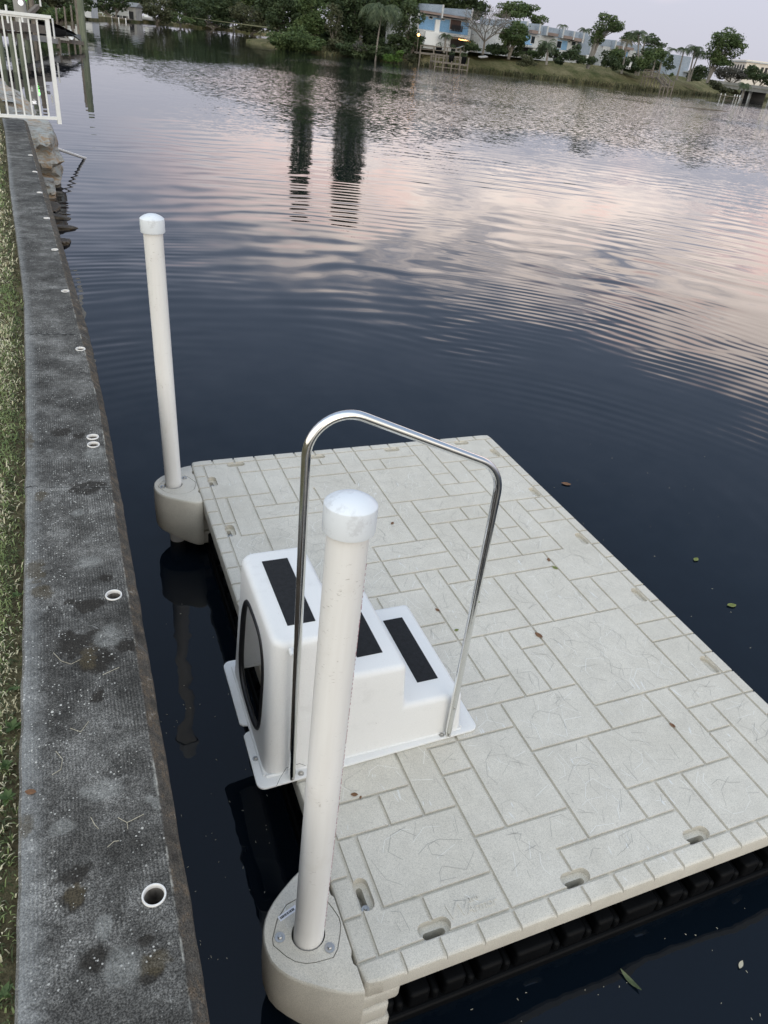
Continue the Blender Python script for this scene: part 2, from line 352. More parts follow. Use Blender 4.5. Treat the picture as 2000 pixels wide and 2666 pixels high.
def soil_fn(t):
    v = t.pos(); n = t.noise(v, 9, 5, .7); f = t.noise(v, 90, 3, .7)
    c = t.ramp(n, [(.3, (.05, .04, .024)), (.6, (.13, .115, .065)), (.75, (.20, .175, .105))])
    return {'Base Color': t.mix(1.0, c, t.ramp(f, [(.3, .6), (.7, 1.4)]), 'MULTIPLY'), 'Normal': t.bump(f, .8, .01)}
M['soil'] = mat('lawn_soil', rough=.95, spec=.1, fn=soil_fn)
def rock_fn(t):
    v = t.coord(); w = t.vmath('ADD', v, t.vmath('SCALE', t.noise(v, 2, 3, .6, out='c'), .5))
    band = t.noise(t.vmath('MULTIPLY', w, (1.5, 1.5, 11)), 1, 4, .65); n = t.noise(v, 4, 4, .6)
    c = t.ramp(band, [(.30, (.07, .05, .035)), (.42, (.26, .235, .20)), (.52, (.38, .37, .34)), (.60, (.33, .235, .15)), (.72, (.42, .42, .40))])
    c = t.mix(t.step(n, .5, .68), c, (.36, .39, .385))
    return {'Base Color': c, 'Normal': t.bump(t.math('ADD', band, t.noise(v, 14, 4, .7)), .8, .04)}
M['rock'] = mat('layered_rock', rough=.9, spec=.2, fn=rock_fn)

# ------------------------------------------------------------------ floating dock
U = .127; W, L = 16 * U, 24 * U
root_z = -WATER                    # deck top at world z = .38
HG = {.5: [(0, 16)], 1.5: [(1, 4), (6, 10)], 2.5: [(4, 7), (9, 13)], 3.5: [(.5, 4), (13, 14)], 4.5: [(.5, 3), (4, 5), (7, 12), (13, 15.5)],
      5.5: [(4, 7), (10, 15.5)], 6.5: [(2, 4), (5, 10)], 7.5: [(.5, 4), (6, 8), (14, 15.5)], 8.5: [(2, 5), (9, 10), (14, 15.5)], 9.5: [(5, 14)], 10.5: [(.5, 7), (8, 10)], 11.5: [(2, 5), (13, 15.5)],
      12.5: [(2, 7), (8, 13)], 13.5: [(.5, 4), (6, 9), (10, 14)], 14.5: [(4, 9), (10, 14)], 15.5: [(.5, 2), (6, 9), (12, 13), (14, 15.5)], 16.5: [(9, 12), (14, 15.5)],
      17.5: [(1, 2), (5, 8), (9, 15.5)], 18.5: [(.5, 1), (2, 5), (8, 13)], 19.5: [(2, 6), (11, 13)], 20.5: [(.5, 3), (11, 12), (13, 15.5)],
      21.5: [(4, 11), (12, 15.5)], 22.5: [(2, 7), (8, 11)], 23.5: [(0, 16)]}
VG = {.5: [(.5, 23.5)], 1: [(1.5, 3.5), (17.5, 20.5)], 2: [(.5, 1.5), (3.5, 4.5), (12.5, 23.5)], 3: [(3.5, 6.5), (19.5, 23.5)], 4: [(.5, 5.5), (6.5, 8.5), (13.5, 15.5), (19.5, 23.5)],
      5: [(2.5, 6.5), (8.5, 12.5), (17.5, 20.5)], 6: [(.5, 1.5), (12.5, 15.5), (22.5, 23.5)], 7: [(1.5, 6.5), (7.5, 13.5), (20.5, 23.5)], 8: [(6.5, 9.5), (10.5, 13.5), (15.5, 23.5)],
      9: [(1.5, 4.5), (6.5, 9.5), (12.5, 18.5), (21.5, 22.5)], 10: [(.5, 2.5), (4.5, 12.5), (13.5, 16.5)], 11: [(.5, 2.5), (9.5, 12.5), (16.5, 17.5), (18.5, 23.5)],
      12: [(2.5, 5.5), (13.5, 17.5), (19.5, 23.5)], 13: [(.5, 5.5), (9.5, 13.5), (14.5, 21.5)], 14: [(.5, 4.5), (5.5, 11.5), (13.5, 17.5)], 15: [(16.5, 17.5)], 15.5: [(.5, 23.5)]}
for k in range(1, 16): VG.setdefault(k, []); VG[k] += [(0, .5), (23.5, 24)]
for k in range(1, 23): HG[k + .5] += [(0, .5), (15.5, 16)]
def deck_mesh():
    hw, hb, dep = .0058, .0043, .0100
    def lines(keys, N):
        c = {0.0, .0022, .0065, .012, N * U, N * U - .0022, N * U - .0065, N * U - .012}
        for k in keys: c |= {k * U - hw, k * U - hb, k * U + hb, k * U + hw}
        return sorted(c)
    xs, ys = lines(sorted(set(VG) | {.5}), 16), lines(sorted(HG), 24)
    def h(x, y):
        d = 0.0; e = 1e-6
        for k, sg in VG.items():
            if abs(x - k * U) <= hb + e and any(a * U - hb - e <= y <= b * U + hb + e for a, b in sg): d = dep
        for k, sg in HG.items():
            if abs(y - k * U) <= hb + e and any(a * U - hb - e <= x <= b * U + hb + e for a, b in sg): d = dep
        m = min(x, y, W - x, L - y); r = .012
        if m < r: d += r - math.sqrt(max(0, r * r - (r - m) ** 2))
        return -d
    def corner(x, y):                      # round the four corners in plan
        rc = .035; cx = rc if x < rc else (W - rc if x > W - rc else None); cy = rc if y < rc else (L - rc if y > L - rc else None)
        if cx is None or cy is None: return x, y
        a, b = (x - cx) / rc, (y - cy) / rc; m = max(abs(a), abs(b)); n = math.hypot(a, b)
        return (x, y) if n < 1e-9 else (cx + a * m / n * rc, cy + b * m / n * rc)
    nx, ny = len(xs), len(ys); V = []
    for y in ys:
        for x in xs: q = corner(x, y); V.append((q[0], q[1], h(x, y)))
    F = [(j * nx + i, j * nx + i + 1, (j + 1) * nx + i + 1, (j + 1) * nx + i) for j in range(ny - 1) for i in range(nx - 1)]
    ring = [i for i in range(nx)] + [j * nx + nx - 1 for j in range(1, ny)] + [(ny - 1) * nx + i for i in range(nx - 2, -1, -1)] + [j * nx for j in range(ny - 2, 0, -1)]
    prev = ring
    for z, ins in ((-.072, .0), (-.080, .006)):
        base = len(V)
        for i in ring:
            x, y, _ = V[i]; V.append((min(max(x, ins), W - ins), min(max(y, ins), L - ins), z))
        cur = list(range(base, base + len(ring)))
        for k in range(len(ring)): F.append((prev[k], cur[k], cur[(k + 1) % len(ring)], prev[(k + 1) % len(ring)]))
        prev = cur
    F.append(tuple(reversed(prev)))
    me = bpy.data.meshes.new('deck'); me.from_pydata(V, [], F); me.update(); return me
def stadium(mb, cx, cy, hl, r, z0, z1, along='x', n=8):
    P = [(hl * s + r * math.cos(a), r * math.sin(a)) for s, b in ((1, -math.pi / 2), (-1, math.pi / 2)) for a in [b + math.pi * i / n for i in range(n + 1)]]
    if along == 'y': P = [(-b, a) for a, b in P]
    mb.prism([(cx + a, cy + b) for a, b in P], z0, z1)
dock = empty('floating_dock', (0, 0, root_z), label='beige moulded floating dock with grooved stone pattern deck beside the seawall', cat='floating dock')
deck = link('deck', deck_mesh(), M['deck'], dock)
slots = []
for k in range(4): slots += [(.254 + .508 * k, .088, 'x', -1), (.254 + .508 * k, L - .088, 'x', -1)]
for k in range(6): slots += [(.086, .25 + .508 * k, 'y', 1), (W - .086, .25 + .508 * k, 'y', 1)]
c1, c2 = MB(), MB()
for x, y, a, s in slots:
    stadium(c1, x, y, .030, .024, -.026, .02, a)
    if a == 'x': stadium(c2, x, y - .006, .026, .0105, -.2, -.015, a)
    else: stadium(c2, x - .004, y, .026, .0105, -.2, -.015, a)
dock_l = dock.location.copy()
for c in (c1, c2):
    k = c.build('cut', None); k.location = dock_l; boolean(deck, k)
deck.parent = dock
M['etch_dark'] = mat('etched_line_shadow', (.34, .325, .29), .7); M['etch_pale'] = mat('etched_line_lit', (.80, .79, .75), .6)  # flat strips: shaded and lit sides of etched lines painted as colour
def etch(me):
    rnd = random.Random(41); bm = bmesh.new(); bm.from_mesh(me); seg_h = [(k * U, a * U, b * U) for k, g in HG.items() for a, b in g]; seg_v = [(k * U, a * U, b * U) for k, g in VG.items() for a, b in g]
    def clear(x, y, m=.010):
        if not (.012 < x < W - .012 and .012 < y < L - .012): return False
        for k, a, b in seg_h:
            if abs(y - k) < m and a - m < x < b + m: return False
        for k, a, b in seg_v:
            if abs(x - k) < m and a - m < y < b + m: return False
        for x0, y0, al, _ in slots:
            if abs(x - x0) < .07 and abs(y - y0) < .07: return False
        return True
    n = 0
    while n < 900:
        x, y = rnd.uniform(.1, W - .1), rnd.uniform(.1, L - .1); a = rnd.choice((.4, 1.1, 1.6, 1.9, 2.6)) + rnd.gauss(0, .25); pts = [(x, y)]
        for k in range(rnd.choice((1, 1, 2, 3, 4))):
            ln = rnd.uniform(.02, .085); q = (pts[-1][0] + math.cos(a) * ln, pts[-1][1] + math.sin(a) * ln); a += rnd.choice((-1, 1)) * rnd.uniform(.4, 1.3)
            if all(clear(pts[-1][0] + (q[0] - pts[-1][0]) * t / 6, pts[-1][1] + (q[1] - pts[-1][1]) * t / 6) for t in range(7)): pts.append(q)
            else: break
        if len(pts) < 2: continue
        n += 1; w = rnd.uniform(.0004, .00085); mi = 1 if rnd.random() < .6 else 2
        for p, q in zip(pts, pts[1:]):
            d = Vector((q[0] - p[0], q[1] - p[1])).normalized(); nn = Vector((-d.y, d.x)) * w
            f = bm.faces.new([bm.verts.new((p[0] - nn.x, p[1] - nn.y, .0005)), bm.verts.new((q[0] - nn.x, q[1] - nn.y, .0005)), bm.verts.new((q[0] + nn.x, q[1] + nn.y, .0005)), bm.verts.new((p[0] + nn.x, p[1] + nn.y, .0005))]); f.material_index = mi
    bm.to_mesh(me); bm.free()
while len(deck.data.materials) > 1: deck.data.materials.pop()
deck.data.materials.append(M['etch_dark']); deck.data.materials.append(M['etch_pale'])
deck.data.polygons.foreach_set('material_index', [0] * len(deck.data.polygons)); etch(deck.data)
deck.data.shade_smooth(); deck.data.set_sharp_from_angle(angle=R(28))
# black flotation under the deck
fl = MB(); fl.box((W / 2, L / 2, -.245), (W - .20, L - .20, .32))
fl.build('float_core', M['float'], dock)
lip = MB()
lip.prism([(.02, .018), (W - .02, .018), (W - .02, L - .018), (.02, L - .018)], -.42, -.345)
lo = lip.build('float_lip', M['float'], dock); bevel(lo, .012, 3)
blocks = MB(); x = .10; pat = [.076, .076, .080, .088, .147, .084, .072, .146, .070, .076]; i = 0
def block(cx, cy, wx, wy, z0=-.345, z1=-.20):
    blocks.box((cx, cy, (z0 + z1) / 2), (wx, wy, z1 - z0))
def run(L0, horizontal, y0, inward):
    p = .06; i = 0
    while p < L0 - .1:
        w = pat[i % len(pat)]; i += 1
        for a, b, z1, dep in ((p, p + w, -.265, .10), (p + w + .006, p + w + .036, -.295, .07)):
            c = (a + b) / 2; off = y0 + inward * dep / 2
            if horizontal: block(c, off, b - a, dep, z1=z1)
            else: block(off, c, dep, b - a, z1=z1)
        p += w + .048
run(W, True, .030, 1); run(L, False, .030, 1); run(L, False, W - .030, -1)
bo = blocks.build('float_block', M['float'], dock); bevel(bo, .014, 3); bo.data.shade_smooth(); bo.data.set_sharp_from_angle(angle=R(50))

# moulded lettering on the near slab: big slanted W, then "ave" over "Armor"
def text_mesh(s, size, depth=.0, shear=0.0):
    c = bpy.data.curves.new('t', 'FONT'); c.body = s; c.size = size; c.extrude = depth; c.shear = shear; c.resolution_u = 3
    o = bpy.data.objects.new('t', c); col.objects.link(o); bpy.context.view_layer.update()
    me = bpy.data.meshes.new_from_object(o.evaluated_get(bpy.context.evaluated_depsgraph_get())); bpy.data.objects.remove(o); bpy.data.curves.remove(c); return me
lg = bmesh.new()
for s, size, x, y, sx in (('W', .066, .296, .093, 1.25), ('ave', .026, .386, .124, 1.05), ('Armor', .037, .370, .0925, 1.02)):
    me = text_mesh(s, size, .0020, .28); b2 = bmesh.new(); b2.from_mesh(me)
    for v in b2.verts: v.co = Vector((v.co.x * sx + x, v.co.y + y, v.co.z + .0004))
    b2.to_mesh(me); b2.free(); lg.from_mesh(me)
lme = bpy.data.meshes.new('logo'); lg.to_mesh(lme); lg.free()
link('logo', lme, M['deck'], dock)

def bolt(name, parent, x, y, z, washer=.015, hexr=.0072, hh=.008):
    b = MB(); b.lathe([(washer, 0), (washer, .0022), (hexr * 1.3, .0026)], (x, y, z), 20); b.lathe([(hexr, .0026), (hexr, hh), (hexr * .8, hh + .0012)], (x, y, z), 6)
    return b.build(name, M['zinc'], parent)
for y in (.216, 2.266, 2.774): bolt('bolt', dock, .082, y, -.026, .0125, .0065)
# pile brackets
near_o = [(.0, -.016), (.0, .05), (-.007, .062), (-.007, .085), (.0, .10), (.0, .275), (-.007, .285), (-.007, .31), (.0, .32), (.0, .40), (-.03, .412), (-.089, .385), (-.168, .330), (-.212, .285), (-.232, .24), (-.238, .194), (-.227, .135), (-.180, .079), (-.102, .027), (-.05, -.002)]
def smooth_poly(P, keep):
    out = []
    n = len(P)
    for i in range(n):
        a, b, c = Vector((*P[i - 1], 0)), Vector((*P[i], 0)), Vector((*P[(i + 1) % n], 0))
        if i in keep: out.append(P[i]); continue
        p, q = b.lerp(a, .25), b.lerp(c, .25); out += [(p.x, p.y), (q.x, q.y)]
    return out
def bracket(off, mirror=False):
    f = (lambda x, y: (x, off - y)) if mirror else (lambda x, y: (x, off + y))
    O = smooth_poly([f(*p) for p in near_o], range(0, 10)); O = [(x - .004, y) for x, y in O]
    b = MB(); n = len(O); cen = Vector((-.11, off + (-.19 if mirror else .19), 0))
    rings = [(-.245, .94), (-.228, .985), (-.12, 1.0), (-.012, .985), (-.004, .972), (0, .945)]
    vs = []
    for z, s in rings:
        for x, y in O:
            xx = cen.x + (x - cen.x) * s if x < -.02 else x
            yy = cen.y + (y - cen.y) * s
            zz = z - (.055 * min(1, max(0, (x + .20) / .20)) if z < -.2 else 0)
            vs.append((xx, yy, zz))
    fs = [(i * n + k, i * n + (k + 1) % n, (i + 1) * n + (k + 1) % n, (i + 1) * n + k) for i in range(len(rings) - 1) for k in range(n)]
    fs += [tuple(range(n - 1, -1, -1)), tuple(range((len(rings) - 1) * n, len(rings) * n))]
    b.add(vs, fs)
    o = b.build('pile_bracket', M['deck'], dock); fix_normals(o)
    # tongues that reach under the deck
    t = MB()
    for x1, z0, z1, y0, y1 in ((.125, -.155, -.084, .004, .36), (.095, -.245, -.165, .0, .34), (.105, -.34, -.255, -.004, .33)):
        a, c = f(0, y0), f(0, y1); t.box(((x1 - .03) / 2, (a[1] + c[1]) / 2, (z0 + z1) / 2), (x1 + .03, abs(c[1] - a[1]), z1 - z0))
    to = t.build('bracket_tongue', M['deck'], o); bevel(to, .016, 4); to.data.shade_smooth(); to.data.set_sharp_from_angle(angle=R(45))
    co = [(-.118, .298), (-.147, .292), (-.184, .258), (-.211, .208), (-.213, .190), (-.202, .174), (-.185, .148), (-.164, .127), (-.138, .113), (-.11, .107), (-.06, .104), (-.041, .122), (-.023, .156), (-.011, .183), (-.009, .206), (-.018, .238), (-.028, .265), (-.060, .292), (-.09, .300)]
    C = [f(*p) for p in co]
    # groove round the collar, cut into the bracket, and the collar in it
    cut = MB(); mx = sum(p[0] for p in C) / len(C); my = sum(p[1] for p in C) / len(C)
    cut.prism([(mx + (x - mx) * 1.018, my + (y - my) * 1.018) for x, y in C], -.012, .02)
    k = fix_normals(cut.build('cut', None)); k.location = dock_l
    pile_hole = MB(); pcx, pcy = (-.1087, f(0, .190)[1]) if not mirror else (-.131, f(0, .19)[1])
    pile_hole.lathe([(.0515, -.5), (.0515, .05)], (pcx, pcy, 0), 32); k2 = fix_normals(pile_hole.build('cut', None)); k2.location = dock_l
    boolean(o, k); boolean(o, k2)
    o.data.shade_smooth(); o.data.set_sharp_from_angle(angle=R(40))
    cm = MB(); cm.prism([(mx + (x - mx) * .99, my + (y - my) * .99) for x, y in C], -.011, -.0005)
    cp = fix_normals(cm.build('collar_plate', M['deck'], None)); cp.location = dock_l
    k3 = MB(); k3.lathe([(.0495, -.5), (.0495, .05)], (pcx, pcy, 0), 32); k3 = fix_normals(k3.build('cut', None)); k3.location = dock_l; boolean(cp, k3)
    cp.location = (0, 0, 0); cp.parent = o
    for p in ((-.190, .205), (-.062, .132)): q = f(*p); bolt('bolt', o, q[0], q[1], 0)
    return o, (pcx, pcy)
for o in (deck,): pass
bn, pn = bracket(0.0)
st = MB(); st.box((-.150, .266, .0006), (.062, .017, .0008), rz=R(18)); so = st.build('sticker', M['sticker'], bn)
bc = MB(); rnd = random.Random(3); ca, sa = math.cos(R(18)), math.sin(R(18)); q = -.026
while q < .024:
    w = rnd.choice((.0012, .002, .0034)); cxx, cyy = -.150 + q * ca, .266 + q * sa
    bc.box((cxx, cyy, .0012), (w, .0075, .0005), rz=R(18)); q += w + rnd.choice((.001, .0018))
bc.build('sticker_print', M['ink'], so)
bf, pf = bracket(L - .055, True)

# ------------------------------------------------------------------ mooring piles
def pile(bx, by, tx, ty, top, label, cat='mooring pile'):
    e = empty('mooring_pile', (bx, by, -1.0), label=label, cat=cat, group='capped mooring piles of the dock')
    lean = Vector((tx - bx, ty - by, top)); q = Vector((0, 0, 1)).rotation_difference(lean.normalized())
    e.rotation_mode = 'QUATERNION'; e.rotation_quaternion = q
    # keep the pile passing through (bx, by) at deck level
    d = lean.normalized(); e.location = Vector((bx, by, root_z)) - d * (1.38 / d.z)
    H = 1.38 + top
    b = MB(); b.lathe([(.0445, 0), (.0445, H + .02)], n=40); b.build('pipe', M['pvc'], e, 40)
    c = MB(); c.lathe([(.0465, H - .012), (.0545, H - .0105), (.0555, H - .006), (.0555, H + .046), (.0548, H + .0495), (.0535, H + .051), (.047, H + .0565), (.036, H + .063), (.024, H + .0675), (.012, H + .070), (.001, H + .0708)], n=48); c.build('pile_cap', M['pvccap'], e, 24)
    return e, H
pl, H = pile(-.1075, .190, -.060, .282, 1.388, 'nearer white plastic mooring pile with domed cap standing in front of the step')
pm = MB(); rnd = random.Random(11); z = H - .09                # faded line of reddish maker's print down the pipe
dirc = Vector((.93, -.37, 0)).normalized()
an = math.atan2(CAM.y - .19, CAM.x + .1075) + R(80)
while z > H - 1.33:
    h = rnd.uniform(.004, .011)
    for k in range(rnd.choice((1, 2, 2, 3))):
        a = an + rnd.uniform(-.05, .05); p = Vector((math.cos(a), math.sin(a), 0)) * .0447
        pm.box((p.x, p.y, z + rnd.uniform(-.004, .004)), (.0008, rnd.uniform(.002, .006), rnd.uniform(.0015, .003)), M=Matrix.Rotation(a, 4, 'Z') @ Matrix.Rotation(rnd.uniform(-.6, .6), 4, 'X'))
    z -= h + .004
pm.build('print_mark', M['redink'], pl)
pile(-.1287, 2.8156, -.150, 2.8156, 1.375, 'farther white plastic mooring pile with domed cap at the far dock corner')

# ------------------------------------------------------------------ boarding step
step = empty('boarding_step', (0, 0, root_z + .002), label='white fibreglass three tread boarding step with steel handrail on the dock', cat='boarding step')
def step_solid(ins=0.0, top_ins=0.0, name='body'):
    i = ins; t = top_ins
    prof = [(-.104 + i, 0 - (.05 if i else 0)), (-.078 + i, .60 - t), (.165 - i, .60 - t), (.178 - i, .40 - t), (.400 - i, .40 - t), (.412 - i, .20 - t), (.648 - i, .20 - t), (.668 - i, 0 - (.05 if i else 0))]
    if i: prof[0] = (-.104 + i, -.05); prof[-1] = (.668 - i, -.05)
    n = len(prof); ya = lambda z: .742 + .045 * z + i; yb = lambda z: 1.302 - .045 * z - i
    vs = [(x, ya(z), z) for x, z in prof] + [(x, yb(z), z) for x, z in prof]
    b = MB(); b.add(vs, [tuple(range(n)), tuple(range(2 * n - 1, n - 1, -1))] + [(k, n + k, n + (k + 1) % n, (k + 1) % n) for k in range(n)])
    o = fix_normals(b.build(name, None)); return o
body = step_solid(); bm = bmesh.new(); bm.from_mesh(body.data)
ed = [e for e in bm.edges if not all(abs(v.co.z) < 1e-5 for v in e.verts)]
big = [e for e in ed if all(v.co.x < -.05 for v in e.verts) and abs(e.verts[0].co.z - e.verts[1].co.z) > .3]
bmesh.ops.bevel(bm, geom=big, offset=.050, offset_type='OFFSET', segments=8, profile=.5, affect='EDGES', clamp_overlap=True)
bmesh.ops.bevel(bm, geom=[e for e in bm.edges if len(e.link_faces) == 2 and e.calc_face_angle() > R(35) and not all(abs(v.co.z) < 1e-5 for v in e.verts)], offset=.022, offset_type='OFFSET', segments=5, profile=.5, affect='EDGES', clamp_overlap=True)
bm.to_mesh(body.data); bm.free(); body.data.materials.append(M['gel'])
M['gel_inner'] = mottled('fibreglass_inside', (.86, .84, .79), (.89, .87, .83), 8, .6); translucent(M['gel_inner'], .6)
inner = step_solid(.010, .010, 'cut'); inner.data.materials.append(M['gel_inner']); bevel(inner, .018, 3); boolean(body, inner)
cut = MB(); N = 64
def ov(k, g=1.0):
    a = 2 * math.pi * k / N; c, s = math.cos(a), math.sin(a); e = 2 / 3.4
    return (1.018 + (.168 - .010 * s) * g * math.copysign(abs(c) ** e, c), .293 + .224 * g * math.copysign(abs(s) ** e, s))
vs = [(-.30, *ov(k)) for k in range(N)] + [(.0, *ov(k)) for k in range(N)]
cut.add(vs, [tuple(range(N)), tuple(range(2 * N - 1, N - 1, -1))] + [(k, N + k, N + (k + 1) % N, (k + 1) % N) for k in range(N)])
boolean(body, fix_normals(cut.build('cut', None)))
body.parent = step; body.name = 'body'; body.data.shade_smooth(); body.data.set_sharp_from_angle(angle=R(32))
if body.data.materials and body.data.materials[0] is None: body.data.materials[0] = M['gel']
tr = MB(); xf = lambda z: -.104 + .0433 * z
tr.tube([(xf(ov(k, .985)[1]) + .003, *ov(k, .975)) for k in range(N)] + [(xf(ov(0)[1]) + .003, *ov(0, .975))], .0105, 8, False)
tr.build('opening_trim', M['rubber'], step, 60)
# flange with rounded corners and a notch
fo = MB(); P = []
for cx, cy, a0 in ((.735 - .03, 1.338 - .03, 0), (-.138 + .03, 1.338 - .03, 90)):
    P += [(cx + .03 * math.cos(R(a0 + a)), cy + .03 * math.sin(R(a0 + a))) for a in range(0, 91, 15)]
P += [(-.138, 1.005), (-.128, .992), (-.108, .988), (-.100, .975), (-.104, .962), (-.126, .955), (-.136, .944)]
for cx, cy, a0 in ((-.138 + .03, .700 + .03, 180), (.735 - .03, .722 + .03, 270)):
    P += [(cx + .03 * math.cos(R(a0 + a)), cy + .03 * math.sin(R(a0 + a))) for a in range(0, 91, 15)]
fo.prism(P, .0, .010); fo = fix_normals(fo.build('flange', None)); fo.data.materials.append(M['gel'])
cut = MB(); cut.box((.28, 1.022, 0), (.73, .53, .2)); boolean(fo, cut.build('cut', None)); bevel(fo, .003, 2); fo.parent = step
fo.data.shade_smooth(); fo.data.set_sharp_from_angle(angle=R(40))
rl = MB()                                              # fillet where body meets flange
for a, b in (((-.100, .745), (.664, .745)), ((.668, .75), (.668, 1.298)), ((-.104, .75), (-.104, 1.298)), ((-.10, 1.300), (.664, 1.300))):
    rl.tube([(a[0], a[1], .009), (b[0], b[1], .009)], .007, 8)
rl.build('flange_fillet', M['gel'], step, 60)
for x0, x1, y0, y1, z in ((-.012, .082, .851, 1.204, .6), (.242, .338, .845, 1.204, .4), (.502, .588, .848, 1.207, .2)):
    t = MB(); t.box(((x0 + x1) / 2, (y0 + y1) / 2, z + .0008), (x1 - x0, y1 - y0, .0018)); t.build('tread_strip', M['tread'], step)
# steel handrail
def fillet_path(pts, ts, n=14):
    pts = [Vector(p) for p in pts]; out = [pts[0]]
    for i in range(1, len(pts) - 1):
        a, b, c = pts[i - 1], pts[i], pts[i + 1]; t = ts[i - 1]; p = b + (a - b).normalized() * t; q = b + (c - b).normalized() * t
        u, w = (a - b).normalized(), (c - b).normalized(); ang = u.angle(w); r = t * math.tan(ang / 2); cen = b + (u + w).normalized() * (r / math.sin(ang / 2))
        e0, e1 = (p - cen), (q - cen); tot = e0.angle(e1)
        for k in range(n + 1):
            s = k / n; out.append(cen + (e0 * math.sin((1 - s) * tot) + e1 * math.sin(s * tot)) / math.sin(tot))
    return out + [pts[-1]]
rail = MB()
path = fillet_path([(-.016, .712, .045), (-.015, .735, 1.455), (.594, .735, 1.183), (.602, .727, .045)], [.165, .085])
path = [Vector((-.016, .711, .014))] + path + [Vector((.602, .727, .014))]
rail.tube(path, [.0108] + [.0128] * (len(path) - 2) + [.0108], 18)
hr = rail.build('handrail', M['steel'], step, 50)
for x, y, z in ((-.016, .699, .024), (.602, .714, .024), (-.0148, .718, .560), (.600, .716, .173)):
    s = MB(); s.lathe([(.005, 0), (.0048, .002), (.003, .0035), (.0005, .004)], n=12)
    o = s.build('screw', M['zinc'], hr, 60); o.location = (x, y, z); o.rotation_euler = (R(90), 0, 0)
for x, y in ((.020, .722), (.580, .735), (-.118, .83), (.70, 1.30)): bolt('bolt', step, x, y, .010, .0105, .006, .007)
sp = MB(); sp.lathe([(.010, 0), (.010, .03)], n=14); o = sp.build('rail_spacer', M['gel'], step, 50); o.location = (-.022, .768, .575); o.rotation_euler = (R(90), 0, 0)

# ------------------------------------------------------------------ seawall
def interp(T, y):
    for (y0, x0), (y1, x1) in zip(T, T[1:]):
        if y <= y1: return x0 + (x1 - x0) * (y - y0) / (y1 - y0)
    (y0, x0), (y1, x1) = T[-2:]; return x0 + (x1 - x0) * (y - y0) / (y1 - y0)
XL = [(-3, -.77), (0, -.781), (.5, -.783), (1.5, -.783), (2.4, -.790), (2.95, -.798), (4.1, -.819), (4.8, -.850), (6.0, -.908), (7.7, -.992), (8.9, -1.037), (11.7, -1.155), (13.2, -1.24)]
XC = [(-3, -.478), (0, -.478), (2.3, -.476), (3.0, -.493), (4.0, -.538), (5.65, -.600), (6.6, -.672), (8.57, -.760), (11.9, -.880), (13.0, -.93)]
XO = [(-3, -.444), (0, -.446), (1.1, -.445), (2.4, -.449), (3.5, -.468), (4.3, -.504), (5.3, -.549), (6.75, -.612), (8.0, -.663), (8.8, -.700), (12.7, -.868), (13.2, -.895)]
rnd = random.Random(5)
sv = []; ny = 0; y = -2.6
while y < 13.11:
    a, c, o_ = interp(XL, y), interp(XC, y), interp(XO, y)
    j = (mnoise.noise(Vector((0, y * 9, 0))) + mnoise.noise(Vector((4, y * 31, 0))) * .6) * .004
    k = (mnoise.noise(Vector((7, y * 8, 0))) + mnoise.noise(Vector((9, y * 40, 0))) * .7) * .0035
    z = CAPZ
    sv += [(a + j, y, -1.2), (a + j, y, z - .008), (a + .007 + j, y, z), (c, y, z), (o_ + k - .003, y, z - .030), (o_ + k, y, z - .040), (o_ + k * .4, y, z - .16), (o_, y, -1.2)]
    ny += 1; y += .04
sf = [(i * 8 + k, i * 8 + (k + 1) % 8, (i + 1) * 8 + (k + 1) % 8, (i + 1) * 8 + k) for i in range(ny - 1) for k in range(8)]
sf += [tuple(range(8)), tuple(range((ny - 1) * 8 + 7, (ny - 1) * 8 - 1, -1))]
sw = MB(); sw.add(sv, sf)
seawall = sw.build('seawall', M['cap'], label='stained grey concrete seawall cap running along the lawn at left', cat='seawall'); fix_normals(seawall)
pipes = [(-.517, .057), (-.520, 1.080), (-.523, 2.114), (-.522, 2.186), (-.527, 3.236), (-.575, 4.277), (-.620, 5.314), (-.666, 6.359), (-.720, 7.459), (-.764, 8.583), (-.816, 9.684)]
cut = MB()
for x, y in pipes: cut.lathe([(.0262, CAPZ - .25), (.0262, CAPZ + .05)], (x, y, 0), 24)
boolean(seawall, fix_normals(cut.build('cut', None)))
pv = MB(); n_ = 28
def open_lathe(prof): 
    vs = [(r * math.cos(2 * math.pi * k / n_), r * math.sin(2 * math.pi * k / n_), z) for r, z in prof for k in range(n_)]
    pv.add(vs, [(i * n_ + k, i * n_ + (k + 1) % n_, (i + 1) * n_ + (k + 1) % n_, (i + 1) * n_ + k) for i in range(len(prof) - 1) for k in range(n_)])
open_lathe([(.0255, -.24), (.0255, .0022), (.0247, .0036), (.0220, .0036), (.0212, .0022), (.0210, -.008)]); pv.cur = 1; open_lathe([(.0210, -.008), (.0208, -.24), (.001, -.24)]); pv.cur = 0; pvm = pv.mesh('pipe_sleeve')
M['bore'] = mottled('dirty_pipe_bore', (.07, .06, .05), (.30, .27, .24), 40, .7, stretch=(1, 1, .3))
M['pvcwhite'] = mottled('white_pvc_sleeve', (.66, .64, .61), (.78, .77, .75), 30, .4)
for i, (x, y) in enumerate(pipes):
    if i == 0: o = link('pipe_sleeve', pvm, [M['pvcwhite'], M['bore']], seawall, 40)
    else: o = bpy.data.objects.new('pipe_sleeve', pvm); col.objects.link(o); o.parent = seawall
    o.location = (x, y, CAPZ); o.rotation_euler = (R(rnd.uniform(-2, 2)), R(rnd.uniform(-2, 2)), 0)

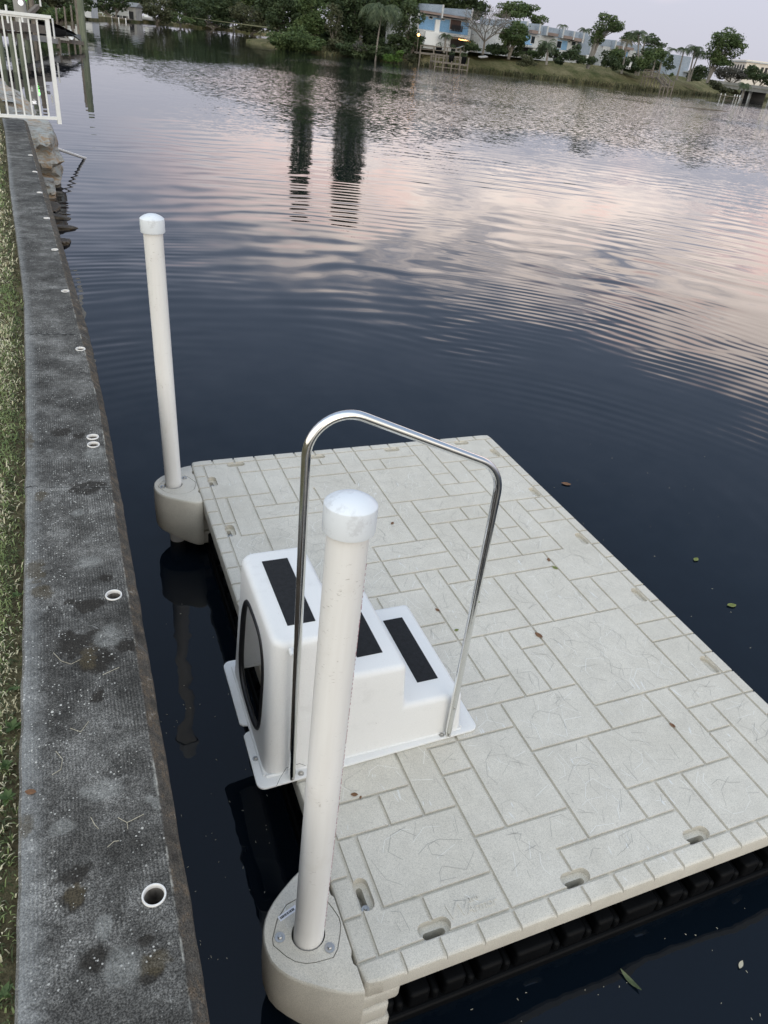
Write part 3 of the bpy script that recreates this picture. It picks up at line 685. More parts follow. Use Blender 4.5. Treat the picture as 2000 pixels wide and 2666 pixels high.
# ------------------------------------------------------------------ land
def land(name, poly, z0, z1, m, label=None):
    b = MB(); b.prism(poly, z0, z1); o = b.build(name, m, kind='structure'); fix_normals(o); return o
left_shore = [(-1.24, 13.1), (-1.35, 16), (-1.9, 22), (-2.8, 27), (-12, 31), (-13, 70), (-8, 98), (-3.5, 116), (1.5, 150), (7, 200), (11, 235), (21, 287), (34, 325), (50, 348), (68, 381), (90, 384), (140, 392), (210, 400), (420, 420)]
LAWN = CAPZ - .055
xl_poly = [(interp(XL, y) + .02, y) for y in [-6 + .5 * k for k in range(39)]]
land('lawn', xl_poly + [(-1.2, 13.15), (-1.3, 16), (-1.9, 21), (-3, 26), (-12.5, 30), (-90, 30), (-90, -6)], -.9, LAWN - .02, M['soil'])
land('far_shore', left_shore[4:] + [(420, 900), (-300, 900), (-300, 30)], -2, .75, M['bank'])
# right-hand bank: slope from the waterline up to a level top
wl = [(37.2, 172), (37.4, 152), (38.5, 137), (46, 136), (52, 132), (62, 134), (75, 135.5), (88, 136), (98, 134.5), (106, 134.5), (118, 138.5), (132, 145), (145, 152), (163, 164), (190, 178), (240, 205)]
bk = MB(); cols = []
for i, (x, y) in enumerate(wl):
    a, b = Vector(wl[max(i - 1, 0)]), Vector(wl[min(i + 1, len(wl) - 1)]); d = (b - a).normalized(); n = Vector((-d.y, d.x))
    if i == 0: n = Vector((.9, .3)).normalized()
    if i == 1: n = Vector((.9, .35)).normalized()
    if i == 2: n = Vector((.55, .85)).normalized()
    k = min(1, max(.35, (i - 2) / 4)); cols.append([(x - n.x * 3, y - n.y * 3, -1.2), (x, y, -.12), (x + n.x * .5, y + n.y * .5, .35), (x + n.x * 4, y + n.y * 4, .35 + 1.3 * k), (x + n.x * 9, y + n.y * 9, 2.85 * k + .1), (x + n.x * 14, y + n.y * 14, 3.0 * k + .15), (x + n.x * 160, y + n.y * 160, 3.2)])
vs = []; fs = []; SUB = 6; m = len(cols[0])
for i in range((len(cols) - 1) * SUB + 1):
    a, t = divmod(i, SUB); t /= SUB
    A, B = cols[min(a, len(cols) - 1)], cols[min(a + 1, len(cols) - 1)]
    for k, (p, q) in enumerate(zip(A, B)):
        w = [p[j] + (q[j] - p[j]) * t for j in range(3)]
        if 1 <= k <= 4: w[0] += rnd.uniform(-.3, .3); w[1] += rnd.uniform(-.3, .3); w[2] += rnd.uniform(-.08, .08)
        vs.append(tuple(w))
    if i: fs += [((i - 1) * m + k, (i - 1) * m + k + 1, i * m + k + 1, i * m + k) for k in range(m - 1)]
bk.add(vs, fs); bo = bk.build('river_bank', M['bank'], None, 180, kind='structure'); fix_normals(bo)
BANK = 3.0

# ------------------------------------------------------------------ water
def water_fn(t):
    v = t.pos(); x, y, z = t.sep(v)
    flat = t.comb(x, y, 0)
    dx = t.math('SUBTRACT', x, CAM.x); dy = t.math('SUBTRACT', y, CAM.y)
    dist = t.math('SQRT', t.math('ADD', t.math('MULTIPLY', dx, dx), t.math('MULTIPLY', dy, dy)))
    def noise_slope(scale, amp, detail=2, off=(0, 0, 0), stretch=(1, 1, 1)):
        c = t.noise(t.vmath('MULTIPLY', t.vmath('ADD', flat, off), stretch), scale, detail, .55, out='c')
        return t.vmath('SCALE', t.vmath('SUBTRACT', c, (.5, .5, .5)), amp)
    S = []
    # long soft undulation everywhere, short wobble close by
    calm = t.step(dist, 7, 30, 1, .30)
    S.append(t.vmath('SCALE', noise_slope(.55, .040, 1), calm)); S.append(t.vmath('SCALE', noise_slope(1.7, .050, 1, (7, 3, 0)), calm))
    near = t.step(dist, 9, 3); S.append(t.vmath('SCALE', noise_slope(6.5, .075, 2, (2, 9, 0)), near))
    # rings spreading from the dock
    def rings(cx, cy, lam, amp, r0, r1, r2, r3, wob, off, lo=.42, hi=.68):
        ax = t.math('SUBTRACT', x, cx); ay = t.math('SUBTRACT', y, cy)
        r = t.math('SQRT', t.math('ADD', t.math('MULTIPLY', ax, ax), t.math('MULTIPLY', ay, ay)))
        ph = t.math('ADD', t.math('MULTIPLY', r, 2 * math.pi / lam), t.math('MULTIPLY', t.noise(t.vmath('ADD', flat, off), .42, 2, .55), wob))
        env = t.math('MULTIPLY', t.step(r, r0, r1), t.step(r, r2, r3, 1, 0))
        env = t.math('MULTIPLY', env, t.step(t.noise(t.vmath('ADD', flat, (off[1], off[0], 2)), .33, 2, .55), lo, hi))
        a = t.math('MULTIPLY', t.math('MULTIPLY', t.math('SINE', ph), amp), env)
        return t.comb(t.math('MULTIPLY', t.math('DIVIDE', ax, r), a), t.math('MULTIPLY', t.math('DIVIDE', ay, r), a), 0)
    S.append(rings(1.0, 1.2, .34, .025, 3.6, 6.0, 14, 22, 13, (3, 8, 1)))
    S.append(rings(1.6, 2.2, .75, .020, 4.5, 8.0, 13, 28, 15, (13, 2, 1), .36, .6))
    S.append(rings(-.2, 3.0, .21, .022, 1.8, 3.0, 7, 10, 9, (23, 6, 1)))
    S.append(rings(.9, 1.4, .155, .028, 2.9, 4.2, 7, 10, 6, (17, 5, 1), .46, .62))
    # wind ripples farther out: a broad patch from mid canal to the right, nearly calm on the left
    azm = t.math('DIVIDE', dx, t.math('MAXIMUM', dist, .1))
    wobd = t.math('ADD', dist, t.math('MULTIPLY', t.math('SUBTRACT', t.noise(flat, .06, 2, .5), .5), 40))
    dmax = t.step(azm, .20, .33, 52, 122)
    far = t.math('MULTIPLY', t.step(wobd, 20, 46), t.step(dist, dmax, t.math('ADD', dmax, 24), 1, .15))
    right = t.step(t.math('ADD', azm, t.math('MULTIPLY', t.math('SUBTRACT', t.noise(flat, .03, 2, .5), .5), .25)), .10, .28, .05, 1)
    rip = t.step(t.noise(t.vmath('ADD', flat, (31, 7, 0)), .045, 2, .5), .34, .56)
    fr = t.math('MULTIPLY', t.math('MULTIPLY', far, right), t.math('MULTIPLY_ADD', rip, .6, .4))
    S.append(t.vmath('SCALE', noise_slope(4.2, .55, 3, (1, 2, 0)), fr)); S.append(t.vmath('SCALE', noise_slope(13, .50, 2, (5, 1, 0)), fr))
    tot = S[0]
    for s in S[1:]: tot = t.vmath('ADD', tot, s)
    sx, sy, _ = t.sep(tot)
    nrm = t.vmath('NORMALIZE', t.comb(sx, sy, 1))
    return {'Normal': nrm}
M['water'] = mat('canal_water', (.0030, .0060, .0105), .02, spec=.5, fn=water_fn)
M['water'].node_tree.nodes['Principled BSDF'].inputs['IOR'].default_value = 1.333
w = MB(); w.add([(-900, -300, 0), (1500, -300, 0), (1500, 1500, 0), (-900, 1500, 0)], [(0, 1, 2, 3)]); w.build('water', M['water'], kind='structure')
w = MB(); w.add([(-3000, -3000, -2.2), (3000, -3000, -2.2), (3000, 3000, -2.2), (-3000, 3000, -2.2)], [(0, 1, 2, 3)]); w.build('ground', M['soil'], kind='structure')

# ------------------------------------------------------------------ plants
def leaf_faces(mb, rnd, c, rv, n, size, flat=.5):
    cx, cy, cz = c
    for _ in range(n):
        while True:
            a, b, e = rnd.uniform(-1, 1), rnd.uniform(-1, 1), rnd.uniform(-1, 1); q = a * a + b * b + e * e
            if .08 < q < 1: break
        k = (q ** .5) ** -.45 * (rnd.uniform(1.1, 1.45) if rnd.random() < .14 else 1)
        p = Vector((cx + a * k * rv[0], cy + b * k * rv[1], cz + e * k * rv[2]))
        d = Vector((rnd.gauss(0, 1), rnd.gauss(0, 1), rnd.gauss(0, flat))).normalized(); s = d.cross(Vector((rnd.gauss(0, 1), rnd.gauss(0, 1), rnd.gauss(0, 1)))).normalized()
        L = size * rnd.uniform(.6, 1.4); w = L * rnd.uniform(.35, .6)
        mb.add([p - d * L * .5, p + s * w * .5, p + d * L * .5, p - s * w * .5], [(0, 1, 2, 3)])
def clumps_of(rnd, C, rx, rz, k, ratio=.42):
    out = []
    for _ in range(k):
        th = rnd.uniform(0, 2 * math.pi); u = rnd.uniform(-.75, 1); r = math.sqrt(max(0, 1 - u * u * .8)) * rnd.uniform(.35, .85)
        out.append(((C.x + rx * r * math.cos(th), C.y + rx * r * math.sin(th), C.z + rz * u * .68), rx * ratio * rnd.uniform(.7, 1.25), max(.2, min(rz, rx) * ratio * rnd.uniform(.6, 1.1))))
    return out
def pxr(px, py, d, rx, ry):
    """a photo-sized ellipse at distance d, as radii in metres"""
    a = (at(px + rx, py, d) - at(px - rx, py, d)).length / 2; b = abs(at(px, py - ry, d).z - at(px, py + ry, d).z) / 2
    return a, b
SEED = [100]; GROW = 1.12
def tree(label, base, d, crowns, fol='fol_mid', name='tree', cat='tree', leaf=.5, dens=1.0, trunk_r=.22, bark='bark', limbs=True, zb=None, k=12, group=None, ratio=.36, shell=True):
    SEED[0] += 1; rnd = random.Random(SEED[0])
    B = at(base[0], base[1], d); B.z = max(B.z, -.2) if zb is None else zb
    e = empty(name, B, label=label, cat=cat, group=group)
    fo, tk = MB(), MB()
    tops = []
    for cx, cy, rx, ry in crowns:
        C = at(cx, cy, d + rnd.uniform(-1.5, 1.5)); a, b = pxr(cx, cy, d, rx * GROW, ry * GROW)
        cl = clumps_of(rnd, C, a, b, k, ratio)
        if shell: cl.append(((C.x, C.y, C.z), a * .62, b * .62))
        for c, r1, r2 in cl:
            n = int(dens * 14 * r1 * (r1 + r2) / (leaf * leaf) * 1.35)
            leaf_faces(fo, rnd, (c[0] - B.x, c[1] - B.y, c[2] - B.z), (r1, r1, r2), max(10, n), leaf)
        tops.append((C - B, a, b, cl))
    fo.build('crown', M[fol], e)
    if limbs:
        for T, a, b, cl in tops:
            fork = T * .45 if T.z > 1 else T * .5
            fork = Vector((T.x * .35, T.y * .35, max(.3, (T.z - b) * .8)))
            tk.tube([Vector((0, 0, -.6)), fork * .5 + Vector((rnd.uniform(-.1, .1), rnd.uniform(-.1, .1), 0)), fork], [trunk_r * 1.25, trunk_r, trunk_r * .8], 7)
            for c, r1, r2 in cl[:7]:
                q = Vector(c) - B; m = fork.lerp(q, .5) + Vector((rnd.uniform(-.4, .4), rnd.uniform(-.4, .4), rnd.uniform(0, .4)))
                tk.tube([fork, m, q], [trunk_r * .42, trunk_r * .28, trunk_r * .10], 5)
        tk.build('trunk', M[bark], e, 60)
    return e
def palm(label, base, crown, d, fr, n=13, m='palm', droop=1.0, trunk_r=.16, zb=None, trunk=True, name='palm_tree', cat='palm tree', up=.6, wid=.16, group=None):
    SEED[0] += 1; rnd = random.Random(SEED[0])
    B = at(base[0], base[1], d); B.z = B.z if zb is None else zb
    C = at(crown[0], crown[1], d) - B; Lf = pxr(crown[0], crown[1], d, fr, fr)[0] * 1.22; n = int(n * 1.35)
    e = empty(name, B, label=label, cat=cat, group=group)
    if trunk:
        t = MB(); t.tube([Vector((0, 0, -.8)), Vector((C.x * .25, C.y * .25, C.z * .4)), Vector((C.x * .7, C.y * .7, C.z * .8)), C], [trunk_r * 1.4, trunk_r, trunk_r * .85, trunk_r * .8], 7); t.build('trunk', M['palmtrunk'], e, 60)
    f = MB()
    for i in range(n):
        az = 2 * math.pi * i / n + rnd.uniform(-.25, .25); el = rnd.uniform(-.35, 1.15) * up; L = Lf * rnd.uniform(.8, 1.15)
        h = Vector((math.cos(az), math.sin(az), 0)); pts = []; p = C.copy(); ang = el
        for k in range(9):
            pts.append(p.copy()); p = p + (h * math.cos(ang) + Vector((0, 0, math.sin(ang)))) * L / 8; ang -= droop * .15 * (1 + .12 * k)
        s = h.cross(Vector((0, 0, 1)))
        for k in range(1, 9):
            w = Lf * wid * 2.1 * math.sin(math.pi * (.12 + .85 * k / 9)) ** .7
            for sub in (0, .5):
                q = pts[k - 1].lerp(pts[k], sub); ax = (pts[k] - pts[k - 1]).normalized()
                for sg in (-1, 1):
                    tip = q + s * sg * w * rnd.uniform(.7, 1) + ax * w * .45 - Vector((0, 0, w * rnd.uniform(.35, .8) * droop))
                    f.add([q - ax * Lf * .018, q + ax * Lf * .022, tip], [(0, 1, 2)])
        f.tube(pts, [.03] * 8 + [.01], 3, False)
    f.build('frond_crown', M[m], e)
    return e
# --- headland of dense trees across the water
tree('rounded green shrub mass at the left tip of the wooded headland', (775, 132), 143, [(770, 106, 62, 36), (735, 112, 36, 24), (812, 112, 36, 26)], 'fol_mid', 'shrub', 'shrub', .42, .9, limbs=False, zb=.2, k=12)
tree('tall dark tree rising behind the rounded shrub on the headland', (745, 110), 160, [(742, 22, 46, 62), (716, 62, 26, 34)], 'fol_dark', leaf=.5, zb=1, k=12)
tree('leafy mid green tree above the shrubs near the headland middle', (825, 135), 150, [(822, 38, 54, 62), (800, 72, 34, 30)], 'fol_mid', leaf=.48, zb=1, k=12)
tree('yellowish vine covered tree in the middle of the headland', (872, 140), 147, [(872, 62, 26, 66), (880, 118, 24, 24)], 'fol_olive', leaf=.45, zb=.6, k=10)
tree('large dark ficus tree behind the drooping coconut palm', (938, 150), 153, [(930, 50, 58, 74), (905, 118, 34, 34), (968, 122, 34, 34)], 'fol_dark', leaf=.52, zb=.8, k=14)
tree('dark hanging thicket at the water below the coconut palm', (950, 150), 143, [(930, 132, 50, 24), (992, 136, 42, 22)], 'fol_dark', 'thicket', 'thicket', .42, .9, limbs=False, zb=.1, k=9)
tree('dark broadleaf tree at the right end of the headland beside the blue house', (1062, 150), 147, [(1062, 62, 38, 62), (1036, 118, 36, 30), (1078, 112, 26, 28)], 'fol_dark', leaf=.5, zb=.8, k=13)
tree('tallest dark treetop behind the coconut palm on the headland', (1000, 110), 168, [(1000, -6, 66, 54), (945, -20, 50, 40)], 'fol_dark', leaf=.55, zb=2, k=12)
tree('bright green creeper bush at the waterline of the headland', (1020, 160), 140, [(1020, 150, 26, 13), (1040, 140, 14, 9)], 'fol_bright', 'bush', 'bush', .35, .9, limbs=False, zb=.1, k=7)
tree('brown dry scrub at the waterline left of the wooden dock', (1075, 166), 140.5, [(1078, 155, 24, 14)], 'fol_olive', 'scrub', 'scrub', .35, .8, limbs=False, zb=.1, k=7)
tree('low grey bush among trunks at the foot of the headland', (935, 142), 141, [(935, 122, 20, 18)], 'fol_grey', 'bush', 'bush', .35, .6, limbs=False, zb=.1, k=6)
palm('coconut palm with long drooping fronds on the headland', (978, 150), (997, 20), 141.5, 58, 20, 'palm', 1.2, .12, zb=.3, up=.5, wid=.17)
for px, py, w, lb in ((793, 488, 2.35, 'narrower'), (925, 503, 3.6, 'wider')):
    D = (onz(px, py, 0) - CAM); D = math.hypot(D.x, D.y); d = 172; h = (d - D) * CAM.z / D
    P = at(px, 100, d); e = empty('columnar_pine', (P.x, P.y, 2.2), label='%s of the two tall dark column pines mirrored in the canal' % lb, cat='tree', group='two column pines behind the headland')
    f = MB(); rnd = random.Random(px)
    for k in range(26):
        z = 3 + (h - 4) * k / 25; leaf_faces(f, rnd, (rnd.uniform(-.3, .3), rnd.uniform(-.3, .3), z), (w * (1 - .25 * (k / 25) ** 3), w * (1 - .25 * (k / 25) ** 3), 1.3), int(170 * w / 2.3), .75)
    f.build('crown', M['fol_dark'], e); t = MB(); t.tube([(0, 0, -1), (0, 0, h * .5), (0, 0, h)], [.45, .3, .08], 8); t.build('trunk', M['bark'], e, 60)
FILL = [('dark treetops filling the view left of the tallest headland trees', (760, 90), 172, [(700, 10, 40, 50), (765, -10, 50, 60), (840, -20, 60, 50)], 'fol_dark'),
        ('dark inner trees behind the headland shrubs', (860, 130), 158, [(790, 60, 50, 46), (860, 96, 46, 34), (900, 20, 50, 50)], 'fol_dark'),
        ('shadowy trees behind the ficus at the right of the headland', (990, 130), 160, [(975, 70, 48, 58), (1030, 30, 50, 50), (1050, 100, 40, 40)], 'fol_dark'),
        ('green trees beside the blue townhouse at the end of the headland', (1085, 120), 156, [(1078, 10, 34, 50), (1070, 80, 30, 44), (1050, -10, 40, 40)], 'fol_mid')]
for lb, b, d, cr, fo in FILL: tree(lb, b, d, cr, fo, leaf=.55, zb=1.5, trunk_r=.25, k=14)
# --- trees along the far left shore
FT = [('tall background trees over the far left houses', (330, 40), 345, [(300, -20, 60, 40), (380, -20, 60, 40), (225, -14, 50, 34)], 'fol_mid'),
      ('dark background trees at the end of the canal', (600, 80), 410, [(500, 20, 60, 50), (575, 10, 60, 60), (640, 30, 60, 60), (700, 30, 50, 60)], 'fol_dark'),
      ('dark trees hanging over the cove behind the far dock', (300, 45), 292, [(262, 8, 40, 30), (310, 0, 42, 30)], 'fol_dark'),
      ('tall dark tree behind the boathouse on the far shore', (365, 45), 335, [(352, -8, 46, 40)], 'fol_dark'),
      ('rounded olive tree right of the far boathouse', (408, 62), 330, [(408, 22, 42, 36), (430, 45, 24, 20)], 'fol_olive'),
      ('low pale green bush at the water on the far left shore', (470, 66), 338, [(468, 50, 36, 17)], 'fol_mid'),
      ('dark tree mass above the pale bush on the far shore', (480, 60), 362, [(470, 5, 46, 40), (505, 40, 26, 24)], 'fol_dark'),
      ('broad dark tree with low branches near the far posts', (555, 76), 380, [(545, 20, 52, 52), (520, 58, 24, 18), (580, 62, 26, 16)], 'fol_dark'),
      ('far tree with dark crown left of the olive green one', (610, 80), 382, [(605, 25, 40, 52)], 'fol_dark'),
      ('olive green rounded tree at the far end of the canal', (655, 88), 368, [(655, 40, 48, 36), (650, 72, 38, 17), (690, 60, 26, 32)], 'fol_olive'),
      ('treetops closing the view behind the olive green tree', (660, 70), 400, [(640, -10, 60, 36), (700, -6, 50, 40)], 'fol_mid'),
      ('tall treetops rising above the far left shore', (540, 40), 405, [(520, -35, 70, 34), (430, -38, 60, 32)], 'fol_dark')]
for lb, b, d, cr, fo in FT: tree(lb, b, d, cr, fo, leaf=1.0, zb=.6, trunk_r=.35, k=10, dens=.8)
NT_ = [('dense low mangrove bush behind the covered boat', (150, 52), 112, [(118, 34, 52, 20), (165, 40, 36, 15), (185, 30, 22, 20)], 'fol_mid', .4),
       ('dark tree behind the dock pilings at far left', (40, 40), 100, [(30, 5, 60, 34), (90, 14, 40, 22)], 'fol_dark', .5),
       ('olive tree above the bushes at the left shore bend', (140, 30), 132, [(120, -4, 60, 26), (185, 2, 34, 26)], 'fol_olive', .55),
       ('small dark tree in front of the white house', (205, 40), 205, [(222, 12, 26, 22)], 'fol_dark', .6)]
for lb, b, d, cr, fo, lf in NT_: tree(lb, b, d, cr, fo, leaf=lf, zb=.5, k=11)

# --- townhouses on the right bank
class Facade:
    def __init__(s, px, py, d, az):
        A = at(px, py, d); s.A = Vector((A.x, A.y, 0)); s.u = Vector((math.sin(R(az)), math.cos(R(az)), 0)); s.n = Vector((s.u.y, -s.u.x, 0)); s.rz = math.atan2(s.u.y, s.u.x)
    def __call__(s, px, py):
        r = ray(px, py); dx, dy = s.A.x - CAM.x, s.A.y - CAM.y; det = -r.x * s.u.y + s.u.x * r.y
        t = (-dx * s.u.y + s.u.x * dy) / det; q = CAM + r * t
        return (q - s.A).dot(s.u), q.z
    def slab(s, mb, tl, br, f0=-.1, f1=.06):
        (s0, z1), (s1, z0) = s(*tl), s(*br); s.sz(mb, s0, s1, z0, z1, f0, f1)
    def sz(s, mb, s0, s1, z0, z1, f0, f1):
        c = s.A + s.u * ((s0 + s1) / 2) + s.n * ((f0 + f1) / 2); mb.box((c.x, c.y, (z0 + z1) / 2), (abs(s1 - s0), abs(f1 - f0), abs(z1 - z0)), rz=s.rz)
F = Facade(1100, 120, 150, 72)
def house(label, fac, parts, fins, zfin, name='townhouse', windows=(), cat='townhouse', **k):
    e = empty(name, (fac.A.x, fac.A.y, 0), label=label, cat=cat, **k)
    def place(o): o.location = (-fac.A.x, -fac.A.y, 0); o.parent = e; return o
    for nm, m, tl, br, f0, f1 in parts:
        b = MB(); fac.slab(b, tl, br, f0, f1); place(b.build(nm, M[m]))
    for (px, y0, y1) in fins:
        b = MB(); (s0, z1), (_, z0) = fac(px, y0), fac(px, y1)
        fac.sz(b, s0 - .14, s0 + .14, z0, z1, -6.5, 1.0); o = place(b.build('parapet_fin', M['pale_wall']))
        b = MB(); fac.sz(b, s0 - .17, s0 + .17, z0 - .02, z1 + .03, 1.0, 1.10); q = b.build('fin_edge', M['white_wall']); q.parent = o
    for nm, tl, br in windows:
        b = MB(); fac.slab(b, tl, br, .06, .12); o = place(b.build(nm, M['white_wall']))
        (s0, z1), (s1, z0) = fac(*tl), fac(*br); p = MB(); fac.sz(p, s0 + .12, s1 - .12, z0 + .1, z1 - .1, .10, .14)
        q = p.build('pane', M['brownwood' if nm == 'balcony_door' else 'glass']); q.parent = o
    return e
hA = house('blue and white townhouse with string lights nearest the wooden dock', F,
    [('wall', 'white_wall', (1088, 34), (1219, 139), -8, 0), ('upper_wall', 'blue_wall', (1094, 40), (1217, 92), 0, .05), ('roof_fascia', 'fascia', (1094, 27), (1216, 52), .05, 1.0), ('roof', 'roof', (1094, 26), (1217, 46), -8, .9),
     ('patio_opening', 'dark', (1174, 100), (1216, 128), 0, .06), ('drain_pipe', 'white_metal', (1133, 50), (1137, 118), .05, .25), ('patio_awning', 'white_wall', (1174, 91), (1208, 99), .05, 1.6), ('side_fence', 'white_metal', (1104, 80), (1140, 120), .0, .5)],
    [(1144, 12, 46), (1220, 25, 54)], 0, windows=[('window', (1116, 40), (1126, 51)), ('window', (1148, 46), (1157, 54)), ('balcony_door', (1172, 48), (1198, 81))])
rl = MB()
for k in range(7): F.slab(rl, (1172 + k * 4.2, 64 + k * .6), (1173 + k * 4.2, 80 + k * .6), .5, .55)
F.slab(rl, (1171, 63), (1200, 66.5), .5, .56); o = rl.build('balcony_rail', M['dark']); o.location = (-F.A.x, -F.A.y, 0); o.parent = hA
M['lamp'] = mat('string_light', (1, .6, .25), .5); _b = M['lamp'].node_tree.nodes['Principled BSDF']; _b.inputs['Emission Color'].default_value = (1, .50, .16, 1); _b.inputs['Emission Strength'].default_value = 5
sl = MB()
for k in range(12):
    s, z = F(1178 + k * 2.6, 98.6 + k * .42 + (k % 3) * .5); c = F.A + F.u * s + F.n * 1.75; sl.lathe([(.01, -.09), (.1, 0), (.01, .09)], (c.x, c.y, z - .1), 6)
o = sl.build('string_lights', M['lamp']); o.location = (-F.A.x, -F.A.y, 0); o.parent = hA
FB = Facade(1258, 142, 158, 72)
hB = house('long grey blue townhouse row behind the bare tree', FB,
    [('wall', 'white_wall', (1256, 60), (1530, 172), -9, 0), ('parapet', 'pale_wall', (1256, 46), (1366, 80), -.5, .02), ('parapet', 'pale_wall', (1366, 60), (1528, 110), -.5, .02), ('roof_fascia', 'fascia', (1378, 77), (1398, 89), .02, .9), ('roof_fascia', 'fascia', (1418, 83), (1444, 95), .02, .9),
     ('roof_fascia', 'fascia', (1459, 91), (1486, 103), .02, .9), ('roof_fascia', 'fascia', (1487, 97), (1511, 109), .02, .9), ('blue_panel', 'blue_wall', (1366, 90), (1384, 118), 0, .05), ('blue_panel', 'blue_wall', (1452, 103), (1474, 131), 0, .05), ('end_wall', 'pale_wall', (1510, 90), (1530, 145), 0, .3),
     ('wood_fence', 'wood', (1505, 142), (1529, 168), .3, .5), ('white_post', 'white_metal', (1521, 142), (1524, 170), .5, .7), ('dark_doorway', 'dark', (1444, 134), (1456, 160), 0, .06), ('door_frame', 'white_metal', (1455, 136), (1462, 164), 0, .2), ('patio_opening', 'dark', (1352, 122), (1380, 143), 0, .06)],
    [(1364, 55, 66), (1397, 62, 87), (1417, 67, 92), (1458, 75, 99), (1486, 81, 103), (1511, 85, 112)], 0,
    windows=[('window', (1383, 92), (1390, 115)), ('window', (1398, 93), (1404, 98)), ('window', (1450, 105), (1459, 127)), ('window', (1478, 105), (1484, 112)), ('window', (1488, 106), (1497, 120))])
aw = MB(); FB.slab(aw, (1352, 117), (1394, 126), .1, 3.4); o = aw.build('awning', M['white_wall']); o.location = (-FB.A.x, -FB.A.y, 0); o.parent = hB
for px in (1356, 1376, 1392):
    b = MB(); FB.slab(b, (px, 122), (px + 1.3, 147), 3.0, 3.15); o = b.build('awning_post', M['white_metal']); o.location = (-FB.A.x, -FB.A.y, 0); o.parent = hB
hC = house('pale townhouse row partly hidden by palms right of the leaning tree', FB,
    [('wall', 'white_wall', (1572, 118), (1692, 192), -9, 0), ('parapet', 'pale_wall', (1572, 103), (1692, 138), -.5, .02), ('roof_fascia', 'fascia', (1597, 117), (1614, 128), .02, .9), ('roof_fascia', 'fascia', (1616, 120), (1640, 131), .02, .9), ('roof_fascia', 'fascia', (1662, 127), (1684, 139), .02, .9),
     ('blue_panel', 'blue_wall', (1606, 131), (1630, 158), 0, .05), ('patio_opening', 'dark', (1600, 160), (1640, 182), 0, .06)],
    [(1595, 104, 128), (1616, 109, 131), (1661, 119, 139), (1691, 121, 141)], 0, windows=[('window', (1612, 135), (1621, 154)), ('window', (1662, 142), (1672, 156))])
hD = house('blank pale end wall of the last townhouse beside a slender palm', FB, [('wall', 'pale_wall', (1750, 141), (1785, 207), -7, 0), ('dark_porch', 'dark', (1785, 185), (1799, 208), -3, -.2), ('porch_roof', 'white_wall', (1780, 184), (1800, 190), -3, 1.2)], [], 0)

# --- plants in front of and behind the townhouses
tree('large dark tree rising behind the blue townhouse', (1190, 60), 185, [(1180, 2, 70, 38), (1232, 22, 34, 34), (1130, -8, 50, 30)], 'fol_dark', leaf=.55, zb=3, k=13)
tree('broad airy tree behind the roof of the long townhouse row', (1360, 70), 200, [(1352, 30, 48, 25), (1318, 38, 24, 13), (1400, 52, 26, 16)], 'fol_mid', leaf=.5, zb=3, k=12, dens=.7)
tree('dark tree top behind the palms and pale townhouses', (1700, 150), 235, [(1700, 112, 30, 22), (1640, 98, 30, 14)], 'fol_dark', leaf=.6, zb=3, k=11, dens=.8)
tree('rounded bright green tree beside the bare tree', (1325, 147), 152, [(1345, 84, 38, 30), (1322, 102, 26, 22), (1350, 108, 28, 16)], 'fol_mid', leaf=.36, zb=BANK, k=12)
tree('big leaning tree with pale forked trunk in front of the townhouses', (1530, 175), 163, [(1575, 62, 36, 26), (1600, 70, 24, 18), (1556, 92, 26, 22), (1545, 108, 18, 22)], 'fol_mid', leaf=.36, zb=BANK, k=10, trunk_r=.26, bark='palebark', dens=.7)
tree('big spreading tree leaning right at the end of the bank', (1841, 214), 186, [(1892, 108, 46, 34), (1862, 138, 30, 34), (1915, 132, 34, 26), (1878, 160, 34, 14)], 'fol_mid', leaf=.42, zb=BANK, k=11, trunk_r=.22, bark='palebark', dens=.7)
# bare tree: fine grey branching
def bare_tree():
    rnd = random.Random(77); B = at(1257, 141, 151); B.z = BANK; e = empty('bare_tree', B, label='bare grey tree with spreading leafless branches before the townhouses', cat='tree'); t = MB(); tw = MB()
    def grow(p, d, L, r, lev):
        q = p + d * L; t.tube([p, p.lerp(q, .5) + Vector((rnd.uniform(-.08, .08),) * 3) * L * .3, q], [r, r * .85, r * .7], 5, False)
        if lev == 0: return
        for _ in range(3 if lev > 1 else 4):
            a = (d + Vector((rnd.gauss(0, .55), rnd.gauss(0, .55), rnd.gauss(.05, .25)))).normalized(); a.z = max(a.z, -.1); grow(q, a, L * rnd.uniform(.62, .85), r * .6, lev - 1)
    grow(Vector((0, 0, -.4)), Vector((0, 0, 1)), 2.0, .22, 0)
    for k in range(5):
        az = k * 1.257 + .4; grow(Vector((0, 0, 1.5)), Vector((math.cos(az) * .8, math.sin(az) * .8, .62)).normalized(), 2.0, .13, 4)
    t.build('trunk', M['bark'], e, 60)
    f = MB(); leaf_faces(f, rnd, (0, 0, 4.3), (4.1, 4.1, 1.7), 1100, .22); f.build('twigs', M['fol_grey'], e)
bare_tree()
